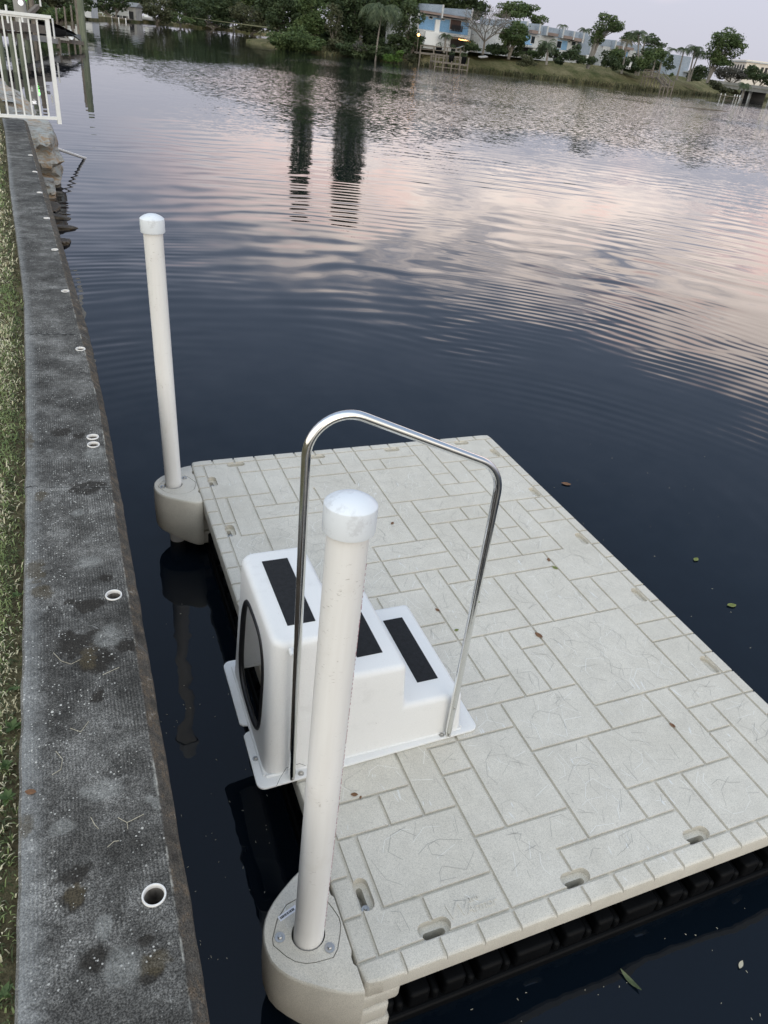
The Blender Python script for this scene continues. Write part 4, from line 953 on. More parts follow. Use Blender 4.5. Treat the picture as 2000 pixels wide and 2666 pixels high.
for lb, b, d, cr, fo, nm, ct, lf in [
    ('dark shrubs around the patio of the blue townhouse', (1225, 138), 153, [(1228, 122, 24, 16), (1290, 128, 26, 18), (1205, 126, 12, 10)], 'fol_dark', 'shrub', 'shrub', .36),
    ('clipped green hedge right of the white awning', (1400, 150), 156, [(1386, 143, 14, 13), (1404, 145, 16, 13)], 'fol_mid', 'hedge', 'hedge', .26),
    ('dark rounded bush below the second townhouse roofs', (1487, 165), 158, [(1487, 145, 24, 20)], 'fol_dark', 'bush', 'bush', .34),
    ('big dark bush between the leaning tree and the palms', (1590, 182), 165, [(1586, 156, 28, 24), (1612, 174, 20, 12)], 'fol_dark', 'bush', 'bush', .36),
    ('dense dark shrub under the tall palms', (1650, 180), 178, [(1644, 160, 18, 22), (1640, 182, 26, 8)], 'fol_dark', 'shrub', 'shrub', .38),
    ('dark undergrowth between the palms and the end wall', (1715, 195), 185, [(1700, 172, 30, 22), (1742, 165, 16, 26)], 'fol_dark', 'shrub', 'shrub', .4),
    ('dense dark bushes at the foot of the second townhouse', (1530, 168), 160, [(1540, 160, 16, 14), (1455, 158, 14, 12), (1515, 158, 14, 12)], 'fol_dark', 'bush', 'bush', .34),
    ('leafy shrubs between the rounded tree and the awning', (1340, 150), 154, [(1310, 132, 22, 16), (1345, 136, 20, 14)], 'fol_dark', 'shrub', 'shrub', .34),
    ('tall green shrubs in front of the pale townhouses', (1600, 180), 170, [(1605, 150, 24, 26), (1680, 158, 24, 26), (1715, 150, 20, 26)], 'fol_mid', 'shrub', 'shrub', .4),
    ('dark bushy growth between the second townhouse roofs and the bank', (1420, 160), 157, [(1440, 140, 18, 16), (1412, 128, 16, 20), (1468, 150, 16, 12)], 'fol_dark', 'shrub', 'shrub', .34),
    ('dark tall bushes left of the leaning tree trunk', (1500, 170), 161, [(1500, 132, 16, 22), (1512, 156, 18, 12)], 'fol_dark', 'bush', 'bush', .34),
    ('green shrubs hiding the base of the pale townhouses', (1650, 190), 176, [(1625, 165, 22, 16), (1668, 176, 26, 14), (1690, 140, 20, 22)], 'fol_dark', 'shrub', 'shrub', .38),
    ('small green bush against the pale end wall', (1748, 203), 188, [(1748, 196, 6, 7)], 'fol_mid', 'bush', 'bush', .3),
    ('feathery pale bush growing on the slope of the bank', (1372, 172), 146, [(1372, 160, 22, 17)], 'fol_olive', 'bush', 'bush', .3),
    ('dark shrubbery behind the big spreading tree', (1830, 208), 196, [(1825, 190, 30, 22), (1800, 205, 20, 8)], 'fol_dark', 'shrub', 'shrub', .4),
    ('grey green hedge trees in front of the cream building', (1905, 215), 262, [(1900, 192, 40, 20), (1935, 196, 24, 14)], 'fol_grey', 'tree', 'tree', .6),
    ('dark round tree in front of the cream building', (1965, 225), 250, [(1966, 192, 34, 22), (2000, 205, 24, 22)], 'fol_dark', 'tree', 'tree', .6),
    ('waterside bushes at the right tip of the bank', (1870, 238), 192, [(1866, 222, 24, 14), (1890, 238, 18, 9), (1850, 215, 14, 10)], 'fol_olive', 'bush', 'bush', .36)]:
    tree(lb, b, d, cr, fo, nm, ct, leaf=lf, limbs=(nm == 'tree'), zb=2.4 if d < 200 else 2.0, k=9)
for lb, b, c, d, fr, kw in [
    ('short bushy palm beside the patio of the blue townhouse', (1158, 122), (1162, 92), 151, 18, dict(n=14, zb=BANK)),
    ('bushy palm clump in front of the white townhouse', (1425, 155), (1424, 116), 154, 26, dict(n=22, zb=BANK, up=.9)),
    ('palm crown showing over the townhouse roof', (1466, 90), (1466, 66), 205, 15, dict(n=9, trunk=False, m='palm')),
    ('palm crown behind the roof left of the leaning tree', (1522, 95), (1524, 78), 205, 19, dict(n=12, trunk=False)),
    ('tall palm with dry tan fronds in front of the pale townhouses', (1621, 177), (1634, 106), 172, 22, dict(n=12, m='palm_dry', zb=BANK)),
    ('tallest palm of the group rising above the roofs', (1656, 188), (1662, 86), 176, 27, dict(n=15, zb=BANK)),
    ('palm just right of the tallest one with upright fronds', (1664, 186), (1680, 96), 182, 20, dict(n=12, zb=BANK)),
    ('palm with full drooping crown left of the wooden stairs', (1698, 190), (1712, 130), 178, 26, dict(n=15, zb=BANK, droop=1.3)),
    ('palm with drooping crown directly above the wooden stairs', (1716, 192), (1724, 138), 182, 24, dict(n=14, zb=BANK, droop=1.3)),
    ('small dark palm crown behind the end wall', (1755, 190), (1752, 128), 240, 16, dict(n=11, trunk=False)),
    ('slender palm leaning in front of the pale end wall', (1762, 205), (1782, 127), 188, 21, dict(n=13, zb=BANK)),
    ('leafy palm right of the pale end wall', (1791, 207), (1811, 124), 190, 25, dict(n=16, zb=BANK, droop=1.35)),
    ('second trunked palm close beside the leafy palm', (1796, 207), (1822, 134), 193, 22, dict(n=14, zb=BANK, droop=1.35)),
    ('low palm cluster beside the small white dock', (1935, 243), (1940, 220), 198, 20, dict(n=16, zb=1.2, m='palm', droop=1.2))]:
    palm(lb, b, c, d, fr, **kw)

# --- tall grass and reeds along the waterline of the right bank
g = MB(); rnd = random.Random(21)
for i in range(2, len(wl) - 1):
    (x0, y0), (x1, y1) = wl[i], wl[i + 1]; n = int(60 * math.hypot(x1 - x0, y1 - y0))
    for _ in range(n):
        t = rnd.random(); off = rnd.random() ** 1.6 * 7 - .3; dx, dy = x1 - x0, y1 - y0; L_ = math.hypot(dx, dy); nx, ny = -dy / L_, dx / L_
        p = Vector((x0 + dx * t + nx * off, y0 + dy * t + ny * off, max(0, .3 * off))); h = rnd.uniform(.25, .7) * (1.25 if off < .8 else .6)
        if mnoise.noise(Vector((p.x * .12, p.y * .12, 0))) < -.15 and off > 1: continue
        a = rnd.uniform(0, 3.14); s = Vector((math.cos(a), math.sin(a), 0)) * .10; tip = p + Vector((rnd.gauss(0, .2), rnd.gauss(0, .2), h)); g.cur = rnd.choice((0, 0, 1)); g.add([p - s, p + s, tip], [(0, 1, 2)])
g.build('tall_grass', [M['fol_olive'], M['palm_dry']], label='tall dry grass along the waterline of the far bank', cat='grass', kind='stuff')

# --- wooden docks of the right bank
def posts(parent, pts, z0, z1, w, name='post', m='wood'):
    for x, y in pts:
        b = MB(); b.box((x - parent.location.x, y - parent.location.y, (z0 + z1) / 2), (w, w, z1 - z0)); b.build(name, M[m], parent)
P0 = at(1150, 170, 137); wd = empty('wooden_dock', (P0.x, P0.y, 0), label='weathered grey wooden dock on two levels below the blue townhouse', cat='dock')
def plank(e, name, a, b, depth, th, m='wood', ax=None):
    """a plank deck between photo points a and b (px, py, d), reaching depth metres back"""
    A, B = at(*a), at(*b); d = (B - A); d.z = 0; n = Vector((-d.y, d.x, 0)).normalized(); z = (A.z + B.z) / 2
    c = (A + B) / 2 + n * depth / 2; mb = MB(); mb.box((c.x - e.location.x, c.y - e.location.y, z - th / 2), (d.length, depth, th), rz=math.atan2(d.y, d.x)); mb.build(name, M[m], e); return A, B, n, z
A, B, n, z = plank(wd, 'lower_platform', (1132, 158, 136), (1220, 169, 137.5), 3.2, .22)
for t in (0.02, .25, .5, .75, .98):
    q = A.lerp(B, t); posts(wd, [(q.x, q.y)], -.8, z + (.95 if t not in (.5,) else .2), .17); posts(wd, [(q.x + n.x * 3, q.y + n.y * 3)], -.8, z + .9, .16)
for zz in (.9, .5):
    b = MB(); b.bar(A + Vector((0, 0, zz)) - wd.location, A.lerp(B, .3) + Vector((0, 0, zz)) - wd.location, .1); b.bar(A + n * 3 + Vector((0, 0, zz)) - wd.location, B + n * 3 + Vector((0, 0, zz)) - wd.location, .1); b.build('rail', M['wood'], wd)
b = MB(); b.bar(A + Vector((0, 0, -.75)) - wd.location, B + Vector((0, 0, -.75)) - wd.location, .12); b.build('brace', M['wood'], wd)
A2, B2, n2, z2 = plank(wd, 'upper_platform', (1094, 137, 139), (1198, 146, 141), 3.5, .25)
for t in (0, .33, .66, 1):
    q = A2.lerp(B2, t); posts(wd, [(q.x, q.y)], -.4, z2 + 1.0, .16)
b = MB(); b.bar(A2 + Vector((0, 0, 1)) - wd.location, B2 + Vector((0, 0, 1)) - wd.location, .11); b.bar(A2 + Vector((0, 0, .5)) - wd.location, B2 + Vector((0, 0, .5)) - wd.location, .08); b.build('rail', M['wood'], wd)
PL = []
for i, (px, py, w_, lb) in enumerate(((1145, 138, .5, 'on the upper deck left of the dock steps'), (1182, 143, .36, 'at the right end of the upper dock'), (1178, 160, .42, 'in the middle of the lower dock'), (1209, 162, .52, 'at the right end of the lower dock'))):
    q = at(px, py, 137.6 if py > 150 else 141.5); zz = z if py > 150 else z2
    b = MB(); b.lathe([(w_ * .8, 0), (w_, .5), (w_ * 1.02, .95), (w_ * .9, 1.0), (w_ * .85, .9)], n=14)
    e = empty('planter', (q.x + n.x * .8, q.y + n.y * .8, zz), label='dark barrel planter ' + lb, cat='planter', group='dark planters on the wooden dock'); b.build('tub', M['float'], e, 50)
    f = MB(); leaf_faces(f, rnd, (0, 0, 1.25), (w_ * 1.1, w_ * 1.1, .4), 90, .22); f.build('plant', M['fol_dark'], e)
q = at(1186, 116, 149); hm = empty('hammock', (q.x, q.y, q.z), label='pale hammock slung beside the patio of the blue townhouse', cat='hammock'); b = MB()
for k in range(10):
    t0, t1 = k / 10 * 2 - 1, (k + 1) / 10 * 2 - 1; f_ = lambda t: Vector((t * 1.5, 0, -.45 * (1 - t * t)))
    w0, w1 = .42 * (1 - t0 ** 4) + .03, .42 * (1 - t1 ** 4) + .03; b.add([f_(t0) + Vector((0, -w0, 0)), f_(t1) + Vector((0, -w1, 0)), f_(t1) + Vector((0, w1, 0)), f_(t0) + Vector((0, w0, 0))], [(0, 1, 2, 3)])
b.build('cloth', M['white_wall'], hm); hm.rotation_euler = (0, 0, R(-10))
b = MB(); b.bar((-1.55, 0, 0), (-1.7, 0, -1.2), .06); b.bar((1.55, 0, 0), (1.7, 0, -1.2), .06); b.build('stand', M['wood'], hm)
P0 = at(1725, 240, 160.5); ws = empty('wooden_stairs', (P0.x, P0.y, 0), label='brown wooden stairs with railing leading down the bank to the water', cat='stairs')
A, B, n, z = plank(ws, 'landing', (1675, 196, 170), (1708, 201, 170), 2.0, .2)
for t in (0, .25, .5, .75, 1): q = A.lerp(B, t); posts(ws, [(q.x, q.y)], .6, z + 1.0, .12)
b = MB()
for zz in (1.0, .7, .4): b.bar(A + Vector((0, 0, zz)) - ws.location, B + Vector((0, 0, zz)) - ws.location, .13)
b.build('rail', M['wood'], ws)
q0 = B; q1 = at(1735, 222, 161); q1.z = .9
side = Vector((1.4, .3, 0))
for sd_ in (Vector((0, 0, 0)), side):
    b = MB(); b.bar(q0 + sd_ - ws.location, q1 + sd_ - ws.location, .12, .32); b.build('stringer', M['wood'], ws)
    b = MB(); b.bar(q0 + sd_ + Vector((0, 0, 1)) - ws.location, q1 + sd_ + Vector((0, 0, 1)) - ws.location, .1); b.build('handrail', M['wood'], ws)
    for t in (.25, .5, .75): q = q0.lerp(q1, t) + sd_; posts(ws, [(q.x, q.y)], q.z - .8, q.z + 1, .1)
for k in range(10):
    q = q0.lerp(q1, (k + .5) / 10) + side / 2; b = MB(); b.box(q - ws.location, (1.4, .3, .05), rz=.2); b.build('step', M['wood'], ws)
A, B, n, z = plank(ws, 'lower_landing', (1722, 222, 160.5), (1752, 226, 160.5), 2.0, .2)
for t in (0, .33, .66, 1): q = A.lerp(B, t); posts(ws, [(q.x, q.y), (q.x + n.x * 1.9, q.y + n.y * 1.9)], -.8, z + .9, .16)
q = at(1634, 184, 166); ch = empty('lawn_chair', (q.x, q.y, BANK + .05), rz=R(200), label='small white lawn chair alone on the grass bank', cat='chair')
b = MB(); b.box((0, 0, .42), (.6, .6, .08)); b.build('seat', M['white_metal'], ch); b = MB(); b.box((0, .3, .78), (.6, .07, .7), M=Matrix.Rotation(R(-14), 4, 'X')); b.build('backrest', M['white_metal'], ch)
for x in (-.26, .26):
    for y in (-.26, .26): b = MB(); b.box((x, y, .2), (.06, .06, .42)); b.build('leg', M['white_metal'], ch)
q = at(1577, 180, 165); b = MB(); b.lathe([(.09, 0), (.09, .75), (.05, .85)], n=10); o = b.build('marker_post', M['white_metal'], None, 50, label='short white marker post on the grass bank', cat='post'); o.location = (q.x, q.y, BANK)
q = at(1258, 148, 146); b = MB(); b.box((0, 0, 0), (2.2, .6, .18)); o = b.build('stone_slab', M['bridge'], label='pale stone slab lying on the slope below the bare tree', cat='slab'); o.location = (q.x, q.y, q.z); bevel(o, .06, 2); o.rotation_euler = (R(14), R(-6), .5)
q = at(1898, 247, 205); ws2 = empty('small_white_dock', (q.x, q.y, 0), label='small low dock with white posts near the bridge', cat='dock')
b = MB(); b.box((0, 0, .35), (4.6, 1.6, .14), rz=-.35); b.build('platform', M['wood'], ws2)
for x in (-2.2, -1.2, 1.0, 1.6, 2.2):
    b = MB(); b.box((x * .94, -x * .34 - .5, .35), (.16, .16, .95)); b.build('post', M['white_metal'], ws2)
# --- bridge and cream building
Bz = 3.0
A, B = at(1880, 212, 236), at(2120, 245, 205); A.z = B.z = 0; br = empty('bridge', A, label='low pale concrete road bridge at the right end of the canal', cat='bridge')
d = (B - A); b = MB(); b.bar(Vector((0, 0, 2.05)), d + Vector((0, 0, 2.05)), 8, .7); b.build('deck_beam', M['bridge'], br)
nn = Vector((d.y, -d.x, 0)).normalized(); nn = nn if nn.dot(CAM - A) > 0 else -nn
b = MB(); b.bar(nn * 4.05 + Vector((0, 0, 2.75)), d + nn * 4.05 + Vector((0, 0, 2.75)), .3, .55); b.build('parapet', M['bridge'], br)
for t in (.42, .50, .72, .80, 1.0):
    b = MB(); q = d * t; b.box((q.x + nn.x * 3, q.y + nn.y * 3, .6), (.5, .5, 2.3)); b.build('pier', M['white_wall'], br)
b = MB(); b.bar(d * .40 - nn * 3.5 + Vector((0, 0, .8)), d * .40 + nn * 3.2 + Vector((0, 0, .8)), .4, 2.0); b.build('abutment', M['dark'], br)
FC = Facade(1938, 182, 350, 118)
cb = empty('cream_building', (FC.A.x, FC.A.y, 0), label='large cream building with arched and paired windows beyond the bridge', cat='building')
def putc(o): o.location = (-FC.A.x, -FC.A.y, 0); o.parent = cb
b = MB(); FC.sz(b, 0, 60, 0, 11.0, -22, 0); putc(b.build('wall', M['cream_wall']))
b = MB(); FC.sz(b, -.5, 60, 10.3, 10.7, -22, .4); putc(b.build('cornice', M['white_wall']))
for k in range(11):
    for dx in (0, 1.5):
        b = MB(); FC.sz(b, 1.5 + k * 4.4 + dx, 2.5 + k * 4.4 + dx, 6.9, 9.2, -.1, .05); putc(b.build('window', M['dark']))
FL = Facade(1938, 182, 350, 118); FL.u, FL.n = -FC.n, -FC.u; FL.rz = math.atan2(FL.u.y, FL.u.x)
for k in range(6):
    b = MB(); FL.sz(b, 1.2 + k * 3.5, 3.4 + k * 3.5, 6.2, 8.4, -.1, .06)
    c = FL.A + FL.u * (2.3 + k * 3.5) + FL.n * .0; arc = [(1.1 * math.cos(R(a)), 1.1 * math.sin(R(a))) for a in range(0, 181, 20)]
    n0 = len(arc); vs = [c + FL.u * x + Vector((0, 0, 8.4 + y)) + FL.n * f for f in (-.1, .06) for x, y in arc]
    b.add(vs, [tuple(range(n0)), tuple(range(2 * n0 - 1, n0 - 1, -1))] + [(i, i + 1, n0 + i + 1, n0 + i) for i in range(n0 - 1)]); putc(b.build('arched_window', M['dark']))
q = onz(1838, 285, 0); b = MB(); b.tube([(-2.6, .5, .0), (-1, .1, .04), (1, -.1, .06), (2.6, -.4, .01)], [.05, .10, .10, .04], 8); o = b.build('floating_log', M['bark'], None, 60, label='thin dark log floating far out on the rippled water', cat='log'); o.location = q

# --- neighbour's dock, boat lift and boat at left
nd = empty('boat_dock', (0, 50, 0), label='grey wooden boat dock with pilings behind the white fence', cat='dock')
def ndpost(name, px, py, d, top, r, m, n=10, lean=(0, 0)):
    q = at(px, py, d); b = MB(); b.tube([(q.x, q.y - 50, -1), (q.x + lean[0], q.y + lean[1] - 50, top)], [r, r * .92], n); b.build(name, M[m], nd, 60)
def ndbar(name, a, b_, w, h, m):
    A, B = at(*a), at(*b_); b = MB(); off = Vector((0, 50, 0)); b.bar(A - off, B - off, w, h); b.build(name, M[m], nd)
ndpost('piling', 221, 124, 66, 4.3, .23, 'greenpile'); ndpost('piling', 214, 122, 70, 4.1, .23, 'wood')
ndpost('piling', 41, 187, 39, .98 + .38, .10, 'greenpile'); ndpost('piling', 63, 180, 40, 1.36, .11, 'greenpile'); ndpost('piling', 73, 120, 58, 5.5, .16, 'greenpile'); ndpost('piling', 98, 130, 60, 3.6, .17, 'wood')
ndpost('piling', 12, 180, 40, 1.3, .10, 'greenpile')
ndbar('lift_beam', (148, 104, 62), (216, 113, 66), .30, .24, 'wood'); ndbar('lift_beam', (42, 92, 54), (146, 107, 62), .32, .3, 'bridge'); ndbar('walkway', (-120, 46, 47), (94, 75, 56), 1.2, .42, 'wood'); ndbar('walkway_edge', (-120, 44, 46), (94, 73.5, 55.2), .12, .16, 'bridge')
ndbar('lift_beam', (-60, 78, 50), (60, 92, 54), .4, .3, 'wood'); ndbar('cross_brace', (74, 38, 58), (98, 16, 60), .22, .22, 'wood'); ndbar('cross_brace', (150, 108, 62), (152, 126, 62), .2, .2, 'wood')
for px, y0, y1, d in ((51, 54, 89, 53), (57, 40, 90, 54), (136, 48, 101, 60), (15, 12, 60, 50), (103, -8, 17, 58)):
    a, b_ = at(px, y0, d), at(px + (y1 - y0) * .13, y1, d); q = Vector(((a.x + b_.x) / 2, (a.y + b_.y) / 2 - 50, 0)); b = MB(); b.tube([(q.x, q.y, b_.z), (q.x, q.y, a.z)], .055, 8); b.build('guide_pole', M['white_metal'], nd, 60)
q = at(55, 40, 56); b = MB(); b.lathe([(.32, -1.0), (.34, 0), (.34, 1.0), (.2, 1.25)], (q.x, q.y - 50, q.z), 16); b.build('grey_tank', M['bridge'], nd, 60)
M['glow'] = mat('white_lamp', (.9, .9, .9), .4); _b = M['glow'].node_tree.nodes['Principled BSDF']; _b.inputs['Emission Color'].default_value = (1, 1, 1, 1); _b.inputs['Emission Strength'].default_value = .8
M['green_glow'] = mat('green_lamp', (.2, .9, .2), .4); _b = M['green_glow'].node_tree.nodes['Principled BSDF']; _b.inputs['Emission Color'].default_value = (.15, 1, .12, 1); _b.inputs['Emission Strength'].default_value = 10
q = at(54, 7, 55); b = MB(); b.lathe([(.02, -.15), (.11, -.1), (.15, 0), (.11, .1), (.02, .15)], (q.x, q.y - 50, q.z), 14); b.build('lamp_globe', M['glow'], nd, 60)
Q = onz(79, 232, 0); D = math.hypot(Q.x - CAM.x, Q.y - CAM.y); d = 66; q = at(79, 100, d); hz = (d - D) * CAM.z / D
b = MB(); b.lathe([(.02, -.2), (.15, -.12), (.15, .12), (.02, .2)], (q.x, q.y - 50, hz), 12); b.build('green_lamp', M['green_glow'], nd, 60)
b = MB(); b.tube([(q.x + .1, q.y - 49.9, -1), (q.x + .1, q.y - 49.9, hz - .2)], .06, 8); b.build('lamp_post', M['wood'], nd, 60)
q = at(128, 93, 63); bt = empty('covered_boat', (q.x, q.y, 0), rz=R(8), label='boat under a black cover with grey bow cover on the lift', cat='boat')
def loft(name, secs, m, parent):
    n = len(secs[0]); vs = [v for s in secs for v in s]; mb = MB(); mb.add(vs, [(i * n + k, i * n + k + 1, (i + 1) * n + k + 1, (i + 1) * n + k) for i in range(len(secs) - 1) for k in range(n - 1)] + [tuple(range(n - 1, -1, -1)), tuple(range((len(secs) - 1) * n, len(secs) * n))]); o = mb.build(name, M[m], parent, 60); return fix_normals(o)
z0 = at(128, 93, 63).z; z1 = at(128, 55, 63).z; hgt = z1 - z0
sec = lambda x, w, zb, zt: [(x, -w, zt - .25 * hgt), (x, -w * .8, zb + .1), (x, 0, zb), (x, w * .8, zb + .1), (x, w, zt - .25 * hgt), (x, w * .5, zt), (x, -w * .5, zt)]
loft('boat_cover', [sec(-1.6, 1.0, z0, z0 + hgt * .9), sec(-.6, 1.1, z0, z1), sec(.45, 1.1, z0, z1 - .1), sec(.95, 1.02, z0 + .05, z1 - .25)], 'black_cover', bt)
loft('bow_cover', [sec(.95, 1.0, z0 + .06, z1 - .27), sec(1.5, .75, z0 + .1, z1 - .45), sec(2.0, .35, z0 + .15, z1 - .75)], 'grey_cover', bt)
b = MB(); b.bar((-1.7, -.9, z0 - .08), (1.1, -.9, z0 - .08), .16, .14); b.bar((-1.7, .9, z0 - .08), (1.1, .9, z0 - .08), .16, .14); b.build('bunk', M['bridge'], bt)
q = at(184, 76, 95); b = MB(); b.lathe([(.02, -.1), (.22, 0), (.28, .12), (.12, .3), (.05, .45), (.02, .5)], n=12); o = b.build('buoy', M['white_metal'], None, 60, label='small white buoy floating beyond the covered boat', cat='buoy'); o.location = (q.x, q.y, 0)
for i, px in enumerate((149, 171, 188)):
    q = at(px, 60, 108); b = MB(); b.tube([(0, 0, -1), (.05, 0, 2.2 + .2 * i)], [.12, .10], 8); o = b.build('mooring_post', M['wood'], None, 60, label='grey mooring post before the mangrove bush, %s of three' % ('leftmost', 'middle', 'rightmost')[i], cat='post', group='mooring posts before the mangrove'); o.location = (q.x, q.y, 0)
# far left shore: white house, dock, boathouse, fence, boats
def blockhouse(name, label, cat, px, py, d, w, dep, z0, z1, m, az, roof=None, extra=()):
    q = at(px, py, d); e = empty(name, (q.x, q.y, 0), rz=R(az), label=label, cat=cat)
    b = MB(); b.box((0, 0, (z0 + z1) / 2), (w, dep, z1 - z0)); b.build('wall', M[m], e)
    if roof:
        b = MB(); b.add([(-w / 2 - .4, -dep / 2 - .5, z1), (w / 2 + .4, -dep / 2 - .5, z1), (w / 2 + .4, dep / 2 + .5, z1), (-w / 2 - .4, dep / 2 + .5, z1), (-w / 2 - .4, 0, z1 + roof), (w / 2 + .4, 0, z1 + roof)], [(0, 1, 5, 4), (2, 3, 4, 5), (1, 2, 5), (3, 0, 4), (3, 2, 1, 0)]); b.build('roof', M['roof'], e)
    for nm, mm, x0, x1, za, zb_ in extra:
        b = MB(); b.box(((x0 + x1) / 2, -dep / 2 - .03, (za + zb_) / 2), (x1 - x0, .12, zb_ - za)); b.build(nm, M[mm], e)
    return e
blockhouse('white_house', 'white waterfront house seen behind the tall piling', 'house', 196, 20, 232, 9, 8, .5, 6.2, 'white_wall', -15, 1.8, [('window', 'glass', -3, -1.5, 2.5, 4), ('window', 'glass', 1, 2.6, 2.5, 4), ('door', 'brownwood', -.6, .4, .6, 2.7)])
blockhouse('boathouse', 'low grey boathouse with dark bays on the far shore', 'boathouse', 331, 34, 305, 8, 6, .6, 4.2, 'bridge', -25, 1.2, [('dark_bay', 'dark', -3.4, -1.6, .7, 2.9), ('dark_bay', 'dark', -1.0, .8, .7, 2.9), ('dark_bay', 'dark', 1.4, 3.2, .7, 2.9)])
q = at(285, 47, 286); fd = empty('far_dock', (q.x, q.y, 0), rz=R(-24), label='long low dock with white posts on the far left shore', cat='dock'); b = MB(); b.box((0, 0, .75), (13, 2.2, .35)); b.build('platform', M['wood'], fd)
for k in range(6): b = MB(); b.box((-5.5 + 2.2 * k, -1.15, .2), (.25, .25, 1.6)); b.build('post', M['white_metal'], fd)
q = at(292, 27, 300); wf = empty('white_fence', (q.x, q.y, .7), rz=R(-30), label='long white fence above the green lawn on the far shore', cat='fence'); b = MB(); b.box((0, 0, 1.4), (11, .12, 1.3)); b.build('panel', M['white_metal'], wf)
for k in range(6): b = MB(); b.box((-5.5 + 2.2 * k, 0, 1.2), (.2, .2, 2.4)); b.build('post', M['white_metal'], wf)
for px, d, lb in ((382, 322, 'left'), (396, 330, 'right')):
    q = at(px, 45, d); e = empty('motorboat', (q.x, q.y, .9), rz=R(20), label='small white motorboat on the far shore, %s of the two' % lb, cat='boat', group='white motorboats on the far shore'); secm = lambda x, w, zt: [(x, -w, zt), (x, -w * .7, .2), (x, 0, 0), (x, w * .7, .2), (x, w, zt)]
    loft('hull', [secm(-2, .9, .9), secm(0, 1, .95), secm(1.5, .6, 1.05), secm(2.2, .06, 1.15)], 'white_metal', e); b = MB(); b.box((-.2, 0, 1.3), (1.0, .9, .7)); b.build('console', M['white_metal'], e)
lp = MB(); q = at(1090, 91, 144); lp.lathe([(.03, -.22), (.2, -.1), (.24, .05), (.1, .22)], n=12); e = empty('lamp_post', (q.x, q.y, .8), label='warm glowing garden lamp at the edge of the headland trees', cat='lamp'); o = lp.build('lamp_globe', M['lamp'], e, 60); o.location = (0, 0, q.z - .8); b = MB(); b.tube([(0, 0, 0), (0, 0, q.z - 1.0)], .05, 8); b.build('pole', M['wood'], e, 60)

# ------------------------------------------------------------------ white fence at the end of the seawall
Pr = at(155, 317, 12.55); Pl = at(0, 298, 12.45); Pr.z = Pl.z = 0; zt = at(118, 43, 12.55).z; zbm = at(150, 308, 12.55).z
d = (Pl - Pr).normalized(); Pe = Pr + d * 2.6; fe = empty('fence', (Pr.x, Pr.y, CAPZ), rz=math.atan2(d.y, d.x), label='white metal picket fence panel reaching out over the water', cat='fence')
zt -= CAPZ; zbm -= CAPZ
b = MB(); b.box((0, 0, (zt + zbm) / 2 - .04), (.052, .052, zt - zbm + .06)); b.build('end_post', M['white_metal'], fe)
b = MB(); b.box((1.28, 0, zt), (2.66, .075, .036)); b.box((1.28, 0, zt - .025), (2.6, .045, .03)); b.build('top_rail', M['white_metal'], fe)
b = MB(); b.box((1.3, 0, zbm), (2.56, .032, .040)); b.build('bottom_rail', M['white_metal'], fe)
for k in range(1, 21):
    b = MB(); b.box((.026 + .104 * k, 0, (zt + zbm) / 2 - .01), (.02, .02, zt - zbm - .05)); b.build('picket', M['white_metal'], fe)
b = MB(); b.box((2.3, 0, zt / 2), (.055, .055, zt + .1)); b.build('inner_post', M['white_metal'], fe)

# ------------------------------------------------------------------ shore rocks
def rock(label, c, r, seed, rz=0.0, tilt=0.0, flat=1.0, group='boulders below the seawall'):
    bm = bmesh.new(); bmesh.ops.create_icosphere(bm, subdivisions=4, radius=1)
    for v in bm.verts:
        p = v.co.copy(); s = Vector((seed * 3.1, seed * 1.7, 0))
        k = 1 + .28 * mnoise.noise(p * 1.1 + s) + .14 * mnoise.noise(p * 2.6 + s) + .05 * mnoise.noise(p * 7 + s); q = p * k
        q = Vector((max(-.8, min(.8, q.x)), max(-.8, min(.8, q.y)), max(-.75, min(.75, q.z))))
        st = .09 * math.floor(q.z / .18 + mnoise.noise(p * 1.5 + s)) ; q.x *= 1 + .10 * math.sin(st * 31 + seed); q.y *= 1 + .08 * math.sin(st * 47 + seed)
        v.co = Vector((q.x * r[0], q.y * r[1], q.z * r[2]))
    me = bpy.data.meshes.new('rock'); bm.to_mesh(me); bm.free()
    o = link('rock', me, M['rock'], None, 40, label=label, cat='rock', group=group); o.location = c; o.rotation_euler = (tilt, tilt * .6, rz); return o
rock('large layered boulder just past the end of the seawall', (-.86, 14.6, .38), (.42, 1.45, .58), 1, .08, .06)
rock('small brown round stone at the water below the layered boulder', (-.74, 12.75, .06), (.16, .3, .22), 2)
rock('flat slab of rock under the fence beside the big boulder', (-1.25, 16.3, .42), (.55, .95, .45), 3, .3, .08)
rock('long pale layered rock ledge behind the fence pickets', (-1.9, 19.0, .50), (1.1, 1.7, .55), 4, .25, .05)
rock('upper pale rock ledge farthest along the shore', (-2.7, 22.5, .65), (1.3, 1.9, .62), 5, .2, .05)
rock('reddish rock at the left edge behind the fence', (-3.6, 21.0, .9), (1.0, 1.0, .5), 6, .5, .1)
M['rubble'] = mottled('wet_brown_rubble', (.025, .018, .010), (.10, .075, .045), 9, .6, .02)
for i, (x, y, s, w_) in enumerate(((-.69, 11.8, .15, 'first'), (-.66, 11.2, .13, 'second'), (-.62, 10.5, .14, 'third'), (-.58, 9.8, .12, 'fourth'))):
    o = rock('low wet brown rubble stone at the foot of the seawall, %s from the fence' % w_, (x, y, -.05), (s, s * 2.2, s * .9), 11 + i, i, .1, group='rubble stones at the foot of the seawall'); o.data.materials[0] = M['rubble']
a = Vector((-.78, 14.4, .45)); e_ = at(221, 412, 16.4); e_ = onz(221, 412, 0); p0 = at(133, 382, 15.3)
